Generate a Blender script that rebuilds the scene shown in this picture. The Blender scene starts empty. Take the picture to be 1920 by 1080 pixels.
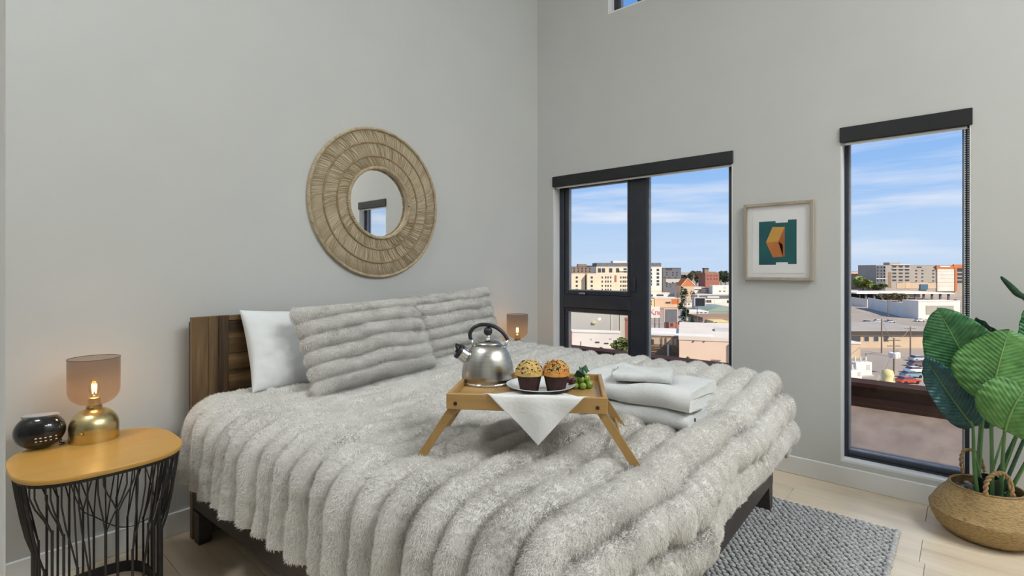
import bpy, math, random
import numpy as np
from mathutils import Vector, Matrix
random.seed(7); rng = np.random.default_rng(7)
PI = math.pi
SC = bpy.context.scene
COL = SC.collection

# ---------------------------------------------------------------- camera
FPX, CX, HY = 965.0, 960.0, 505.0            # focal length in px, principal column, horizon row (1920x1080)
YAW = math.radians(41.39)
FW = Vector((math.cos(YAW), math.sin(YAW), 0)); RT = Vector((math.sin(YAW), -math.cos(YAW), 0)); UP = Vector((0, 0, 1))
CAM = Vector((-3.65, -2.91, 1.30))
cd = bpy.data.cameras.new('camera'); cam = bpy.data.objects.new('camera', cd); COL.objects.link(cam)
cd.sensor_width = 36; cd.lens = 36 * FPX / 1920; cd.shift_y = -(540 - HY) / 1920; cd.clip_end = 5000; cd.clip_start = 0.03
cam.location = CAM; cam.rotation_euler = (PI / 2, 0, YAW - PI / 2)
SC.camera = cam

# ---------------------------------------------------------------- world sky
W = bpy.data.worlds.new('sky'); SC.world = W; W.use_nodes = True
nt = W.node_tree; nt.nodes.clear()
def N(t, typ, **kw):
    n = t.nodes.new(typ)
    for k, v in kw.items():
        if k.startswith('i_'):
            n.inputs[k[2:].replace('_', ' ')].default_value = v
        else: setattr(n, k, v)
    return n
def ramp(t, stops, interp='LINEAR'):
    r = t.nodes.new('ShaderNodeValToRGB'); e = r.color_ramp.elements; r.color_ramp.interpolation = interp
    while len(e) < len(stops): e.new(0.5)
    for el, (p, c) in zip(e, stops): el.position = p; el.color = (c[0], c[1], c[2], 1)
    return r
tc = N(nt, 'ShaderNodeTexCoord'); sep = N(nt, 'ShaderNodeSeparateXYZ'); nt.links.new(tc.outputs['Generated'], sep.inputs[0])
gr = ramp(nt, [(0.0, (.56, .71, .92)), (.06, (.50, .68, .93)), (.16, (.31, .54, .92)), (.32, (.16, .39, .84)), (.7, (.10, .26, .64)), (1, (.08, .21, .55))])
nt.links.new(sep.outputs['Z'], gr.inputs[0])
mp = N(nt, 'ShaderNodeMapping'); mp.inputs['Scale'].default_value = (1.6, 1.6, 17); nt.links.new(tc.outputs['Generated'], mp.inputs[0])
nz = N(nt, 'ShaderNodeTexNoise', i_Scale=1.5, i_Detail=6.0, i_Roughness=.55); nt.links.new(mp.outputs[0], nz.inputs['Vector'])
cr = ramp(nt, [(.47, (0, 0, 0)), (.70, (1, 1, 1))]); nt.links.new(nz.outputs['Fac'], cr.inputs[0])
cm = ramp(nt, [(0.0, (0, 0, 0)), (.03, (.5, .5, .5)), (.10, (.9, .9, .9)), (.22, (.55, .55, .55)), (.4, (.12, .12, .12)), (1, (.1, .1, .1))]); nt.links.new(sep.outputs['Z'], cm.inputs[0])
ml = N(nt, 'ShaderNodeMath', operation='MULTIPLY'); nt.links.new(cr.outputs[0], ml.inputs[0]); nt.links.new(cm.outputs[0], ml.inputs[1])
mx = N(nt, 'ShaderNodeMixRGB'); nt.links.new(ml.outputs[0], mx.inputs[0]); nt.links.new(gr.outputs[0], mx.inputs[1]); mx.inputs[2].default_value = (.86, .89, .97, 1)
bg = N(nt, 'ShaderNodeBackground', i_Strength=1.0); nt.links.new(mx.outputs[0], bg.inputs[0])
wo = N(nt, 'ShaderNodeOutputWorld'); nt.links.new(bg.outputs[0], wo.inputs[0])

# ---------------------------------------------------------------- sun (over the roof, from behind the building onto the city)
sl = bpy.data.lights.new('sun', 'SUN'); sl.energy = 5.6; sl.angle = math.radians(.6); sl.color = (1, .90, .76)
so = bpy.data.objects.new('sun', sl); COL.objects.link(so)
so.rotation_euler = Vector((.14, .74, -.62)).to_track_quat('-Z', 'Y').to_euler()
SC.view_settings.view_transform = 'Standard'; SC.view_settings.look = 'None'
SC.view_settings.exposure = 0.0; SC.view_settings.gamma = 1.0; SC.view_settings.use_curve_mapping = False
FILL_W = 36.0            # watts of each added fill panel (lamps are built with their panels below)
FILL_SPOTS = [(-2.9, -6.0), (-1.8, -6.0), (-.7, -6.0), (-1.8, -5.0), (-.7, -5.0), (-4.5, -.9)]

# ---------------------------------------------------------------- helpers
def ray(px, py):
    return FW + RT * ((px - CX) / FPX) - UP * ((py - HY) / FPX)
def at(px, py, x=None, y=None, z=None, d=None):
    """photo pixel -> world point on the plane x=, y=, z= or at depth d"""
    r = ray(px, py)
    t = d if d is not None else ((x - CAM.x) / r.x if x is not None else (y - CAM.y) / r.y if y is not None else (z - CAM.z) / r.z)
    return CAM + r * t

MATS = {}
def newmat(name):
    m = bpy.data.materials.new(name); m.use_nodes = True; t = m.node_tree
    b = t.nodes['Principled BSDF']; MATS[name] = m
    return m, t, b
def pm(name, c1, c2=None, scale=6, stretch=(1, 1, 1), rough=.55, metal=0, bump=0, bscale=None, detail=4, spec=.5, lo=.35, hi=.65, coat=0, sub=0, aniso=0, coords='Object'):
    """procedural principled material: noise between two colours, with fine relief"""
    m, t, b = newmat(name)
    if c2 is None: c2 = tuple(v * .93 for v in c1)
    tc = N(t, 'ShaderNodeTexCoord'); mp = N(t, 'ShaderNodeMapping'); mp.inputs['Scale'].default_value = stretch
    t.links.new(tc.outputs[coords], mp.inputs[0])
    nz = N(t, 'ShaderNodeTexNoise', i_Scale=scale, i_Detail=detail); t.links.new(mp.outputs[0], nz.inputs['Vector'])
    r = ramp(t, [(lo, c1), (hi, c2)]); t.links.new(nz.outputs['Fac'], r.inputs[0]); t.links.new(r.outputs[0], b.inputs['Base Color'])
    b.inputs['Roughness'].default_value = rough; b.inputs['Metallic'].default_value = metal
    b.inputs['Specular IOR Level'].default_value = spec; b.inputs['Coat Weight'].default_value = coat
    if bump:
        n2 = N(t, 'ShaderNodeTexNoise', i_Scale=bscale or scale * 4, i_Detail=3.0); t.links.new(mp.outputs[0], n2.inputs['Vector'])
        bp = N(t, 'ShaderNodeBump', i_Strength=bump, i_Distance=.01); t.links.new(n2.outputs['Fac'], bp.inputs['Height']); t.links.new(bp.outputs[0], b.inputs['Normal'])
    return m
def wood(name, stops, axis=0, scale=1.0, rough=.45, bump=.15, spec=.4, rand=True, band=9.0):
    """wood: grain stretched along axis, tone shifted per object"""
    m, t, b = newmat(name)
    tc = N(t, 'ShaderNodeTexCoord'); mp = N(t, 'ShaderNodeMapping')
    s = [band * scale] * 3; s[axis] = .7 * scale; mp.inputs['Scale'].default_value = s
    t.links.new(tc.outputs['Object'], mp.inputs[0])
    oi = N(t, 'ShaderNodeObjectInfo'); ad = N(t, 'ShaderNodeVectorMath', operation='ADD'); t.links.new(mp.outputs[0], ad.inputs[0])
    sc = N(t, 'ShaderNodeVectorMath', operation='SCALE'); sc.inputs['Scale'].default_value = 37.0 if rand else 0
    cb = N(t, 'ShaderNodeCombineXYZ')
    for k in range(3): t.links.new(oi.outputs['Random'], cb.inputs[k])
    t.links.new(cb.outputs[0], sc.inputs[0]); t.links.new(sc.outputs[0], ad.inputs[1])
    n1 = N(t, 'ShaderNodeTexNoise', i_Scale=.8, i_Detail=6.0, i_Roughness=.6, i_Distortion=.6); t.links.new(ad.outputs[0], n1.inputs['Vector'])
    n2 = N(t, 'ShaderNodeTexNoise', i_Scale=7.0, i_Detail=3.0); t.links.new(ad.outputs[0], n2.inputs['Vector'])
    mm = N(t, 'ShaderNodeMath', operation='MULTIPLY_ADD'); t.links.new(n2.outputs['Fac'], mm.inputs[0]); mm.inputs[1].default_value = .22; 
    m2 = N(t, 'ShaderNodeMath', operation='MULTIPLY_ADD'); t.links.new(n1.outputs['Fac'], m2.inputs[0]); m2.inputs[1].default_value = 1.25; m2.inputs[2].default_value = -.235
    t.links.new(m2.outputs[0], mm.inputs[2])
    r = ramp(t, stops); t.links.new(mm.outputs[0], r.inputs[0]); t.links.new(r.outputs[0], b.inputs['Base Color'])
    b.inputs['Roughness'].default_value = rough; b.inputs['Specular IOR Level'].default_value = spec
    bp = N(t, 'ShaderNodeBump', i_Strength=bump, i_Distance=.004); t.links.new(mm.outputs[0], bp.inputs['Height']); t.links.new(bp.outputs[0], b.inputs['Normal'])
    return m
def emit(name, c, s):
    m, t, b = newmat(name); b.inputs['Base Color'].default_value = (*c, 1); b.inputs['Emission Color'].default_value = (*c, 1); b.inputs['Emission Strength'].default_value = s
    return m
def sheetglass(name, tint=(1, 1, 1), refl=.06, rough=.02, fres=True, ior=1.25):
    """thin glass: clear transmission plus a fresnel mirror"""
    m, t, b = newmat(name); t.nodes.remove(b); o = [n for n in t.nodes if n.type == 'OUTPUT_MATERIAL'][0]
    tr = N(t, 'ShaderNodeBsdfTransparent'); tr.inputs[0].default_value = (*tint, 1)
    gl = N(t, 'ShaderNodeBsdfGlossy', i_Roughness=rough)
    mx = N(t, 'ShaderNodeMixShader'); mx.inputs[0].default_value = refl
    if fres:
        fr = N(t, 'ShaderNodeFresnel'); ge = N(t, 'ShaderNodeNewGeometry'); mi = N(t, 'ShaderNodeMix'); mi.inputs[2].default_value = ior; mi.inputs[3].default_value = 1 / ior      # same mirror from both sides of the sheet
        t.links.new(ge.outputs['Backfacing'], mi.inputs[0]); t.links.new(mi.outputs[0], fr.inputs[0]); t.links.new(fr.outputs[0], mx.inputs[0])
    t.links.new(tr.outputs[0], mx.inputs[1]); t.links.new(gl.outputs[0], mx.inputs[2]); t.links.new(mx.outputs[0], o.inputs[0])
    return m

class MB:
    """collects shapes and links them as ONE mesh object"""
    def __init__(s): s.v = []; s.f = []
    def add(s, vs, fs):
        o = len(s.v); s.v += [tuple(v) for v in vs]; s.f += [tuple(i + o for i in f) for f in fs]; return s
    def box(s, x0, x1, y0, y1, z0, z1, M=None):
        vs = [(x, y, z) for z in (z0, z1) for x, y in ((x0, y0), (x1, y0), (x1, y1), (x0, y1))]
        if M is not None: vs = [M @ Vector(v) for v in vs]
        return s.add(vs, [(0, 3, 2, 1), (4, 5, 6, 7), (0, 1, 5, 4), (1, 2, 6, 5), (2, 3, 7, 6), (3, 0, 4, 7)])
    def cbox(s, x0, x1, y0, y1, z0, z1, b=.003, M=None):
        """box with chamfered edges"""
        vs = []; ix = {}
        for i, x in enumerate((x0, x1)):
            for j, y in enumerate((y0, y1)):
                for k, z in enumerate((z0, z1)):
                    sx, sy, sz = (1 - 2 * i) * b, (1 - 2 * j) * b, (1 - 2 * k) * b
                    for a, p in enumerate(((x, y + sy, z + sz), (x + sx, y, z + sz), (x + sx, y + sy, z))):
                        ix[i, j, k, a] = len(vs); vs.append(p)
        F = []
        for a in range(3):
            o = [(0, 0), (1, 0), (1, 1), (0, 1)]
            for e in (0, 1):
                q = []
                for c in o:
                    t = list(c); t.insert(a, e); q.append(ix[t[0], t[1], t[2], a])
                F.append(q)
        for i in (0, 1):
            for j in (0, 1):
                F.append([ix[i, j, 0, 0], ix[i, j, 1, 0], ix[i, j, 1, 1], ix[i, j, 0, 1]])
                F.append([ix[i, 0, j, 0], ix[i, 1, j, 0], ix[i, 1, j, 2], ix[i, 0, j, 2]])
                F.append([ix[0, i, j, 1], ix[1, i, j, 1], ix[1, i, j, 2], ix[0, i, j, 2]])
                for k in (0, 1): F.append([ix[i, j, k, 0], ix[i, j, k, 1], ix[i, j, k, 2]])
        if M is not None: vs = [M @ Vector(v) for v in vs]
        return s.add(vs, F)
    def prism(s, poly, a0, a1, axis=2, M=None):
        """extrude a 2-D outline along axis"""
        def P(p, a):
            q = [p[0], p[1]]; q.insert(axis, a); return Vector(q)
        n = len(poly); vs = [P(p, a0) for p in poly] + [P(p, a1) for p in poly]
        if M is not None: vs = [M @ v for v in vs]
        return s.add(vs, [tuple(range(n))[::-1], tuple(range(n, 2 * n))] + [(i, (i + 1) % n, n + (i + 1) % n, n + i) for i in range(n)])
    def tube(s, pts, r, n=8, caps=True, flat=1.0, ref=None, closed=False):
        pts = [Vector(p) for p in pts]; m = len(pts); rr = r if hasattr(r, '__len__') else [r] * m
        vs = []; prev = None
        for i, p in enumerate(pts):
            if closed: t = pts[(i + 1) % m] - pts[i - 1]
            else: t = pts[min(i + 1, m - 1)] - pts[max(i - 1, 0)]
            t = t.normalized() if t.length > 1e-9 else Vector((0, 0, 1))
            if prev is None:
                a = Vector(ref) if ref is not None else (Vector((0, 0, 1)) if abs(t.z) < .9 else Vector((1, 0, 0)))
            else: a = prev
            a = (a - t * a.dot(t)).normalized(); b = t.cross(a); prev = a
            for k in range(n):
                th = 2 * PI * k / n
                vs.append(p + (a * math.cos(th) * flat + b * math.sin(th)) * rr[i])
        fs = [(i * n + k, i * n + (k + 1) % n, (i + 1) * n + (k + 1) % n, (i + 1) * n + k) for i in range(m - 1) for k in range(n)]
        if closed: fs += [((m - 1) * n + k, (m - 1) * n + (k + 1) % n, (k + 1) % n, k) for k in range(n)]
        elif caps: fs += [tuple(range(n))[::-1], tuple(range((m - 1) * n, m * n))]
        return s.add(vs, fs)
    def lathe(s, prof, n=32, M=None, mod=None):
        vs = []; fs = []; m = len(prof)
        for j, (r, z) in enumerate(prof):
            for k in range(n):
                th = 2 * PI * k / n; q = r * (mod(th, j) if mod else 1)
                vs.append(Vector((q * math.cos(th), q * math.sin(th), z)))
        for j in range(m - 1):
            for k in range(n): fs.append((j * n + k, j * n + (k + 1) % n, (j + 1) * n + (k + 1) % n, (j + 1) * n + k))
        if prof[0][0] > 1e-6: fs.append(tuple(range(n))[::-1])
        if prof[-1][0] > 1e-6: fs.append(tuple(range((m - 1) * n, m * n)))
        if M is not None: vs = [M @ v for v in vs]
        return s.add(vs, fs)
    def ball(s, c, r, nu=16, nv=10, sc=(1, 1, 1), M=None):
        vs = []; fs = []
        for j in range(nv + 1):
            ph = -PI / 2 + PI * j / nv
            for k in range(nu):
                th = 2 * PI * k / nu
                v = Vector((math.cos(ph) * math.cos(th) * sc[0], math.cos(ph) * math.sin(th) * sc[1], math.sin(ph) * sc[2])) * r
                vs.append((M @ v if M is not None else v) + Vector(c))
        for j in range(nv):
            for k in range(nu): fs.append((j * nu + k, j * nu + (k + 1) % nu, (j + 1) * nu + (k + 1) % nu, (j + 1) * nu + k))
        return s.add(vs, fs)
    def grid(s, P, closed_u=False):
        """P: (m,n,3) array of points"""
        m, n, _ = P.shape; vs = P.reshape(-1, 3).tolist()
        fs = [(i * n + j, i * n + j + 1, (i + 1) * n + j + 1, (i + 1) * n + j) for i in range(m - 1) for j in range(n - 1)]
        return s.add(vs, fs)
    def build(s, name, mat=None, parent=None, smooth=False, loc=None, rz=0, auto=None):
        me = bpy.data.meshes.new(name); me.from_pydata(s.v, [], s.f); me.update()
        import bmesh
        bm = bmesh.new(); bm.from_mesh(me); bmesh.ops.remove_doubles(bm, verts=bm.verts, dist=1e-6); bmesh.ops.recalc_face_normals(bm, faces=bm.faces); bm.to_mesh(me); bm.free()
        if smooth or auto:
            me.polygons.foreach_set('use_smooth', [True] * len(me.polygons))
            if auto: me.set_sharp_from_angle(angle=math.radians(auto))
        if mat is not None: me.materials.append(MATS[mat] if isinstance(mat, str) else mat)
        return link(name, me, parent, loc, rz)
def link(name, me, parent=None, loc=None, rz=0):
    o = bpy.data.objects.new(name, me); COL.objects.link(o)
    if parent is not None: o.parent = parent
    if loc is not None: o.location = loc
    if rz: o.rotation_euler = (0, 0, rz)
    return o
def tag(o, label=None, cat=None, group=None, kind=None):
    if label: o['label'] = label
    if cat: o['category'] = cat
    if group: o['group'] = group
    if kind: o['kind'] = kind
    return o
def thing(name, label, cat, loc=(0, 0, 0), rz=0, group=None):
    o = link(name, None, None, loc, rz); o.empty_display_size = .05
    return tag(o, label, cat, group)
def copy_tree(o, parent=None):
    c = o.copy(); COL.objects.link(c); c.parent = parent
    for ch in list(o.children): copy_tree(ch, c)
    return c
def struct(mb, name, mat, **kw): return tag(mb.build(name, mat, **kw), kind='structure')

def vnoise(x, y, seed=0):
    """smooth 2-D value noise in [-1,1], arrays in, arrays out"""
    x = np.asarray(x, float); y = np.asarray(y, float); x, y = np.broadcast_arrays(x, y)
    xi = np.floor(x).astype(np.int64); yi = np.floor(y).astype(np.int64); fx = x - xi; fy = y - yi
    fx = fx * fx * fx * (fx * (fx * 6 - 15) + 10); fy = fy * fy * fy * (fy * (fy * 6 - 15) + 10)
    def h(a, b):
        n = (a * 374761393 + b * 668265263 + seed * 1442695041) & 0x7fffffff
        n = ((n ^ (n >> 13)) * 1274126177) & 0x7fffffff; n = n ^ (n >> 16)
        return (n & 0xffff) / 32767.5 - 1
    return (h(xi, yi) * (1 - fx) + h(xi + 1, yi) * fx) * (1 - fy) + (h(xi, yi + 1) * (1 - fx) + h(xi + 1, yi + 1) * fx) * fy
def sstep(a, b, x):
    t = np.clip((x - a) / (b - a), 0, 1); return t * t * (3 - 2 * t)
def gnormals(P):
    a = np.gradient(P, axis=0); b = np.gradient(P, axis=1); n = np.cross(a, b); return n / (np.linalg.norm(n, axis=2, keepdims=True) + 1e-12)
# ---------------------------------------------------------------- materials of the place
pm('wall_paint', (.58, .585, .572), (.565, .57, .557), scale=2.5, rough=.85, bump=.03, bscale=60, spec=.2)
pm('partition_grey', (.40, .40, .39), (.38, .38, .37), scale=2.5, rough=.8)  # even grey, darker than wall_paint
pm('trim_paint', (.80, .80, .79), (.78, .78, .77), scale=3, rough=.5, spec=.35)
pm('ceiling_paint', (.82, .82, .81), (.80, .80, .79), scale=3, rough=.9, spec=.1)
wood('oak_floor', [(.15, (.56, .43, .29)), (.45, (.72, .60, .45)), (.75, (.80, .69, .53)), (1, (.83, .73, .58))], axis=1, scale=1.3, rough=.30, spec=.6, bump=.05)
pm('window_metal', (.022, .027, .040), (.029, .034, .047), scale=12, rough=.38, spec=.5)
pm('gasket', (.30, .31, .33), (.36, .37, .39), scale=20, rough=.4)
pm('blind_black', (.007, .008, .010), (.010, .011, .013), scale=12, rough=.5)
pm('white_plastic', (.82, .82, .80), (.79, .79, .77), scale=9, rough=.35)
sheetglass('window_glass')
pm('terrace_deck', (.27, .21, .165), (.19, .145, .112), scale=2.2, stretch=(1, 2.5, 1), rough=.75, bump=.1, detail=8)
pm('parapet_metal', (.06, .030, .022), (.045, .022, .016), scale=3, rough=.85, spec=.15)
pm('facade_panel', (.35, .33, .31), (.31, .29, .27), scale=2, rough=.8)

# ---------------------------------------------------------------- room shell
XL, YB, ZC, T = -5.4, -6.4, 4.7, .18          # far left, back, ceiling, wall thickness
# window openings in the plane x = 0: (y0, y1, z0, z1)
WIN = [(-1.712, -.178, .30, 2.11), (-2.934, -2.343, .14, 2.15), (-2.95, -.732, 3.37, 4.35)]
mb = MB()
ys = sorted({YB - T, .25, 7.0, -9.0} | {v for w in WIN for v in w[:2]}); zs = sorted({0.0, ZC + .3, -.35} | {v for w in WIN for v in w[2:]})
for i in range(len(ys) - 1):
    for j in range(len(zs) - 1):
        y, z = (ys[i] + ys[i + 1]) / 2, (zs[j] + zs[j + 1]) / 2
        if any(w[0] < y < w[1] and w[2] < z < w[3] for w in WIN): continue
        mb.box(0, T, ys[i], ys[i + 1], zs[j], zs[j + 1])
struct(mb, 'wall_right', 'wall_paint')
struct(MB().box(XL - T, 0, 0, T, -.05, ZC), 'wall_back', 'wall_paint')
struct(MB().box(XL - T, XL, YB, 0, -.05, ZC), 'wall_left', 'wall_paint')
struct(MB().box(XL - T, 0, YB - T, YB, -.05, ZC), 'wall_front', 'wall_paint')
struct(MB().box(XL, -3.592, -1.98, -1.86, 0, ZC), 'wall_partition', 'partition_grey')
struct(MB().cbox(-3.592, -3.584, -1.985, -1.855, 0, ZC, b=.002), 'trim_4', 'partition_grey')
struct(MB().box(XL - T, 0, YB - T, T, ZC, ZC + .3), 'ceiling', 'ceiling_paint')
fl = struct(MB().box(XL - T, 0, YB - T, T, -.12, -.012), 'floor', 'gasket')
PWD = .245
pl = []
k = 0
x = 0.0
while x > XL:
    off = -2.755 + (k * .61 if k % 3 != 2 else k * .37 + .8)
    if k == 2: off = -2.755
    y0 = off % 1.85 - 1.85 * 5
    while y0 < 0:
        a, b = max(y0, YB), min(y0 + 1.85, 0.0)
        if b - a > .02:
            pl.append((max(x - PWD, XL), x, a, b))
        y0 += 1.85
    x -= PWD; k += 1
for (x0, x1, a, b) in pl:
    m = MB(); cx, cy = (x0 + x1) / 2, (a + b) / 2
    m.cbox(x0 - cx + .0008, x1 - cx - .0008, a - cy + .0008, b - cy - .0008, -.012, 0, b=.0012)
    m.build('plank', 'oak_floor', fl, loc=(cx, cy, 0))
BBH = .112
def baseb(name, segs):
    m = MB()
    for s in segs: m.cbox(*s, b=.003)
    struct(m, name, 'trim_paint')
baseb('baseboard_back', [(XL, -.0, -.016, 0, 0, BBH)])
baseb('baseboard_right', [(-.016, 0, YB, -.017, 0, BBH)])
baseb('baseboard_left', [(XL, XL + .016, -1.86, -.017, 0, BBH)])
baseb('baseboard_partition', [(XL + .02, -3.592, -1.86, -1.844, 0, BBH), (-3.584, -3.575, -1.98, -1.844, 0, BBH)])

# window units -------------------------------------------------------------
def window_unit(name, w, cols, rows, fx=.085, fd=.07, st=.055, label=None):
    """frame in the opening w; cols/rows: glazed cells [(y0,y1,z0,z1,sash)]"""
    y0, y1, z0, z1 = w
    root = thing(name, None, None, (fx, 0, 0)); tag(root, kind='structure')
    m = MB()
    for s in ((0, fd, y0, y0 + st, z0, z1), (0, fd, y1 - st, y1, z0, z1), (0, fd, y0 + st, y1 - st, z0, z0 + st), (0, fd, y0 + st, y1 - st, z1 - st, z1)): m.cbox(*s, b=.004)
    m.build('window_frame', 'window_metal', root)
    for s in cols + rows: MB().cbox(-.004, fd, *s, b=.004).build('mullion', 'window_metal', root)
    return root
def cell(root, y0, y1, z0, z1, sash=0, fd=.07):
    if sash:
        m = MB()
        for s in ((y0, y0 + sash, z0, z1), (y1 - sash, y1, z0, z1), (y0 + sash, y1 - sash, z0, z0 + sash), (y0 + sash, y1 - sash, z1 - sash, z1)): m.cbox(.012, fd - .006, *s, b=.004)
        m.build('sash', 'window_metal', root); y0 += sash; y1 -= sash; z0 += sash; z1 -= sash
    g = .008; m = MB()
    for s in ((y0, y0 + g, z0, z1), (y1 - g, y1, z0, z1), (y0 + g, y1 - g, z0, z0 + g), (y0 + g, y1 - g, z1 - g, z1)): m.box(.022, .05, *s)
    m.build('gasket', 'gasket', root)
    MB().box(.034, .040, y0 + .004, y1 - .004, z0 + .004, z1 - .004).build('pane', 'window_glass', root)
w = WIN[0]; my0, my1 = -1.034, -.893
r1 = window_unit('window_1', w, [(my0, my1, w[2] + .055, w[3] - .055)], [(my1, w[1] - .055, .965, 1.078)])
cell(r1, w[0] + .055, my0, w[2] + .055, w[3] - .055)
cell(r1, my1, w[1] - .055, 1.078, w[3] - .055, sash=.038)
cell(r1, my1, w[1] - .055, w[2] + .055, .965, sash=.034)
MB().cbox(-.018, -.004, my1 - .045, my1 - .025, 1.12, 1.24, b=.004).build('handle', 'window_metal', r1)
MB().cbox(-.016, -.004, -.46, -.40, 1.085, 1.10, b=.003).build('latch', 'gasket', r1)
w = WIN[1]
r2 = window_unit('window_2', w, [], [(w[0] + .030, w[1] - .028, w[2] + .028, w[2] + .048)], fx=.075, st=.028); cell(r2, w[0] + .030, w[1] - .028, w[2] + .048, w[3] - .03)
w = WIN[2]
r3 = window_unit('window_3', w, [(-1.02, -.95, w[2] + .055, w[3] - .055)], []); cell(r3, w[0] + .055, -1.02, w[2] + .055, w[3] - .055); cell(r3, -.95, w[1] - .055, w[2] + .055, w[3] - .055)
# painted linings and sills of the openings
for i, w in enumerate(WIN):
    m = MB(); m.box(.001, .084, w[0], w[1], w[2] - .0, w[2] + .012); m.box(.001, .084, w[1] - .008, w[1], w[2] + .012, w[3]); m.box(.001, .084, w[0], w[0] + .008, w[2] + .012, w[3])
    struct(m, 'trim_%d' % (i + 1), 'trim_paint')
# roller blinds
def blind(w, label, dz=.085, out=.012, chain=None):
    t = thing('roller_blind', label, 'blind', (0, (w[0] + w[1]) / 2, w[3] - dz)); hw = (w[1] - w[0]) / 2 + .004
    MB().cbox(-out, .08, -hw, hw, 0, dz + .004, b=.003).build('cassette', 'blind_black', t)
    MB().cbox(.014, .034, -hw + .02, hw - .02, -.014, 0, b=.003).build('bottom_bar', 'white_plastic', t)
    MB().box(-.0, .04, hw - .02, hw - .004, -.02, 0).build('end_bracket', 'gasket', t)
    if chain:
        y, z1 = chain; p = MB()
        for yy in (y, y + .012):
            for q in range(int(z1 / .012)): p.ball((.03, yy, -.012 - q * .012), .0036, 6, 4)
        p.build('bead_chain', 'white_plastic', t, smooth=True)['kind'] = 'stuff'
blind(WIN[0], 'wide black roller blind cassette above the double window beside the bed')
blind(WIN[1], 'narrow black roller blind with bead chain above the tall single window', chain=(-.282, 1.15))
# unseen fill light panels, added at the ceiling to light the walls and bed
pm('fill_rim', (.8, .8, .8), (.77, .77, .77), scale=5, rough=.4)
emit('fill_glow', (1, .98, .95), 3.0)
for i, (x, y) in enumerate(FILL_SPOTS):
    t = thing('fill_panel', 'white square fill light panel added over the room behind', 'fill light', (x, y, ZC - .05), group='added fill light panels')
    m = MB()
    for s in ((-.36, .36, -.36, -.33), (-.36, .36, .33, .36), (-.36, -.33, -.33, .33), (.33, .36, -.33, .33)): m.box(*s, 0, .05)
    m.build('frame', 'fill_rim', t); MB().box(-.33, .33, -.33, .33, .02, .05).build('diffuser', 'fill_glow', t)
    l = bpy.data.lights.new('fill_lamp', 'AREA'); l.shape = 'SQUARE'; l.size = .62; l.energy = FILL_W * (1.45 if x < -4 else 1.0); l.color = (.95, .995, 1.0)
    lo = bpy.data.objects.new('fill_lamp', l); COL.objects.link(lo); lo.parent = t; lo.location = (0, 0, .012)

# terrace and parapet outside -----------------------------------------------
struct(MB().box(T, 2.86, -9, 7, -.5, -.15), 'terrace_floor', 'terrace_deck')
m = MB(); m.box(2.86, 3.05, -9, 7, -.6, .065); m.box(2.835, 3.1, -9, 7, .065, .105); m.box(2.85, 2.86, -9, 7, -.15, -.11)
struct(m, 'parapet', 'parapet_metal')
struct(MB().box(-9, 3.0, -9, 7, -22.7, -.55), 'building_below', 'facade_panel')
# ---------------------------------------------------------------- bed
wood('bed_wood', [(.12, (.010, .006, .004)), (.38, (.045, .026, .013)), (.60, (.18, .11, .050)), (.82, (.34, .225, .115)), (1, (.40, .28, .15))], axis=2, scale=1.0, rough=.4, bump=.1, band=8)
wood('bed_wood_x', [(.12, (.012, .007, .004)), (.38, (.06, .034, .016)), (.60, (.20, .12, .052)), (.82, (.36, .235, .115)), (1, (.42, .29, .155))], axis=0, scale=1.0, rough=.4, bump=.1, band=8)
pm('rail_wood', (.052, .038, .033), (.034, .025, .022), scale=5, stretch=(1, 1, 6), rough=.45, bump=.06)
pm('sheet_cotton', (.76, .78, .785), (.73, .75, .76), scale=8, rough=.85, bump=.15, bscale=14)
BW, BL, BR = 2.10, 2.14, math.radians(2.3)
BO = Vector((-2.812, -.075, 0))
def bed_pt(p, q, z=0):      # bed coordinates (across, head to foot) -> world
    c, s = math.cos(BR), math.sin(BR)
    return Vector((BO.x + p * c + q * s, BO.y + p * s - q * c, z))
bed = thing('bed_frame', 'dark stained plank wood bed frame with low tapered legs', 'bed', BO, BR)
hb = MB().cbox(0, BW, -.014, .0, .30, 1.045, b=.002).build('headboard', 'rail_wood', bed)
for x0, x1 in ((0, .073), (.073, .118), (.118, .166), (BW - .166, BW - .118), (BW - .118, BW - .073), (BW - .073, BW)):
    MB().cbox(x0, x1 - .0006, -.047, -.015, .0, 1.068, b=.002).build('plank', 'bed_wood', hb)
MB().cbox(.167, BW - .167, -.044, -.015, 1.042, 1.067, b=.002).build('plank', 'bed_wood_x', hb)
z = 1.041; i = 0
for h in (.092, .075, .105, .08, .09, .10, .095):
    MB().cbox(.167, BW - .167, -.038 - .003 * (i % 2), -.015, z - h, z - .0008, b=.0015).build('plank', 'bed_wood_x', hb, loc=(0, 0, 0)); z -= h; i += 1
MB().cbox(.004, .03, -BL + .03, -.048, .15, .34, b=.003).build('side_rail', 'rail_wood', bed)
MB().cbox(BW - .03, BW - .004, -BL + .03, -.048, .15, .34, b=.003).build('side_rail', 'rail_wood', bed)
MB().cbox(0, BW, -BL, -BL + .03, .145, .345, b=.003).build('foot_rail', 'rail_wood', bed)
for x in (0, BW - .075):
    for y, d in ((-BL + .003, 1), (-.13, 0)):
        m = MB(); a = .075
        s = 0 if x == 0 else 1
        lo = [(x + (0 if s == 0 else .022), y), (x + (a - .022 if s == 0 else a), y), (x + (a - .022 if s == 0 else a), y + a - .02), (x + (0 if s == 0 else .022), y + a - .02)]
        hi = [(x, y), (x + a, y), (x + a, y + a), (x, y + a)]
        m.add([(*p, .012 if d else 0) for p in lo] + [(*p, .145) for p in hi], [(3, 2, 1, 0), (4, 5, 6, 7)] + [(k, (k + 1) % 4, 4 + (k + 1) % 4, 4 + k) for k in range(4)])
        m.build('leg', 'rail_wood', bed)
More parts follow.
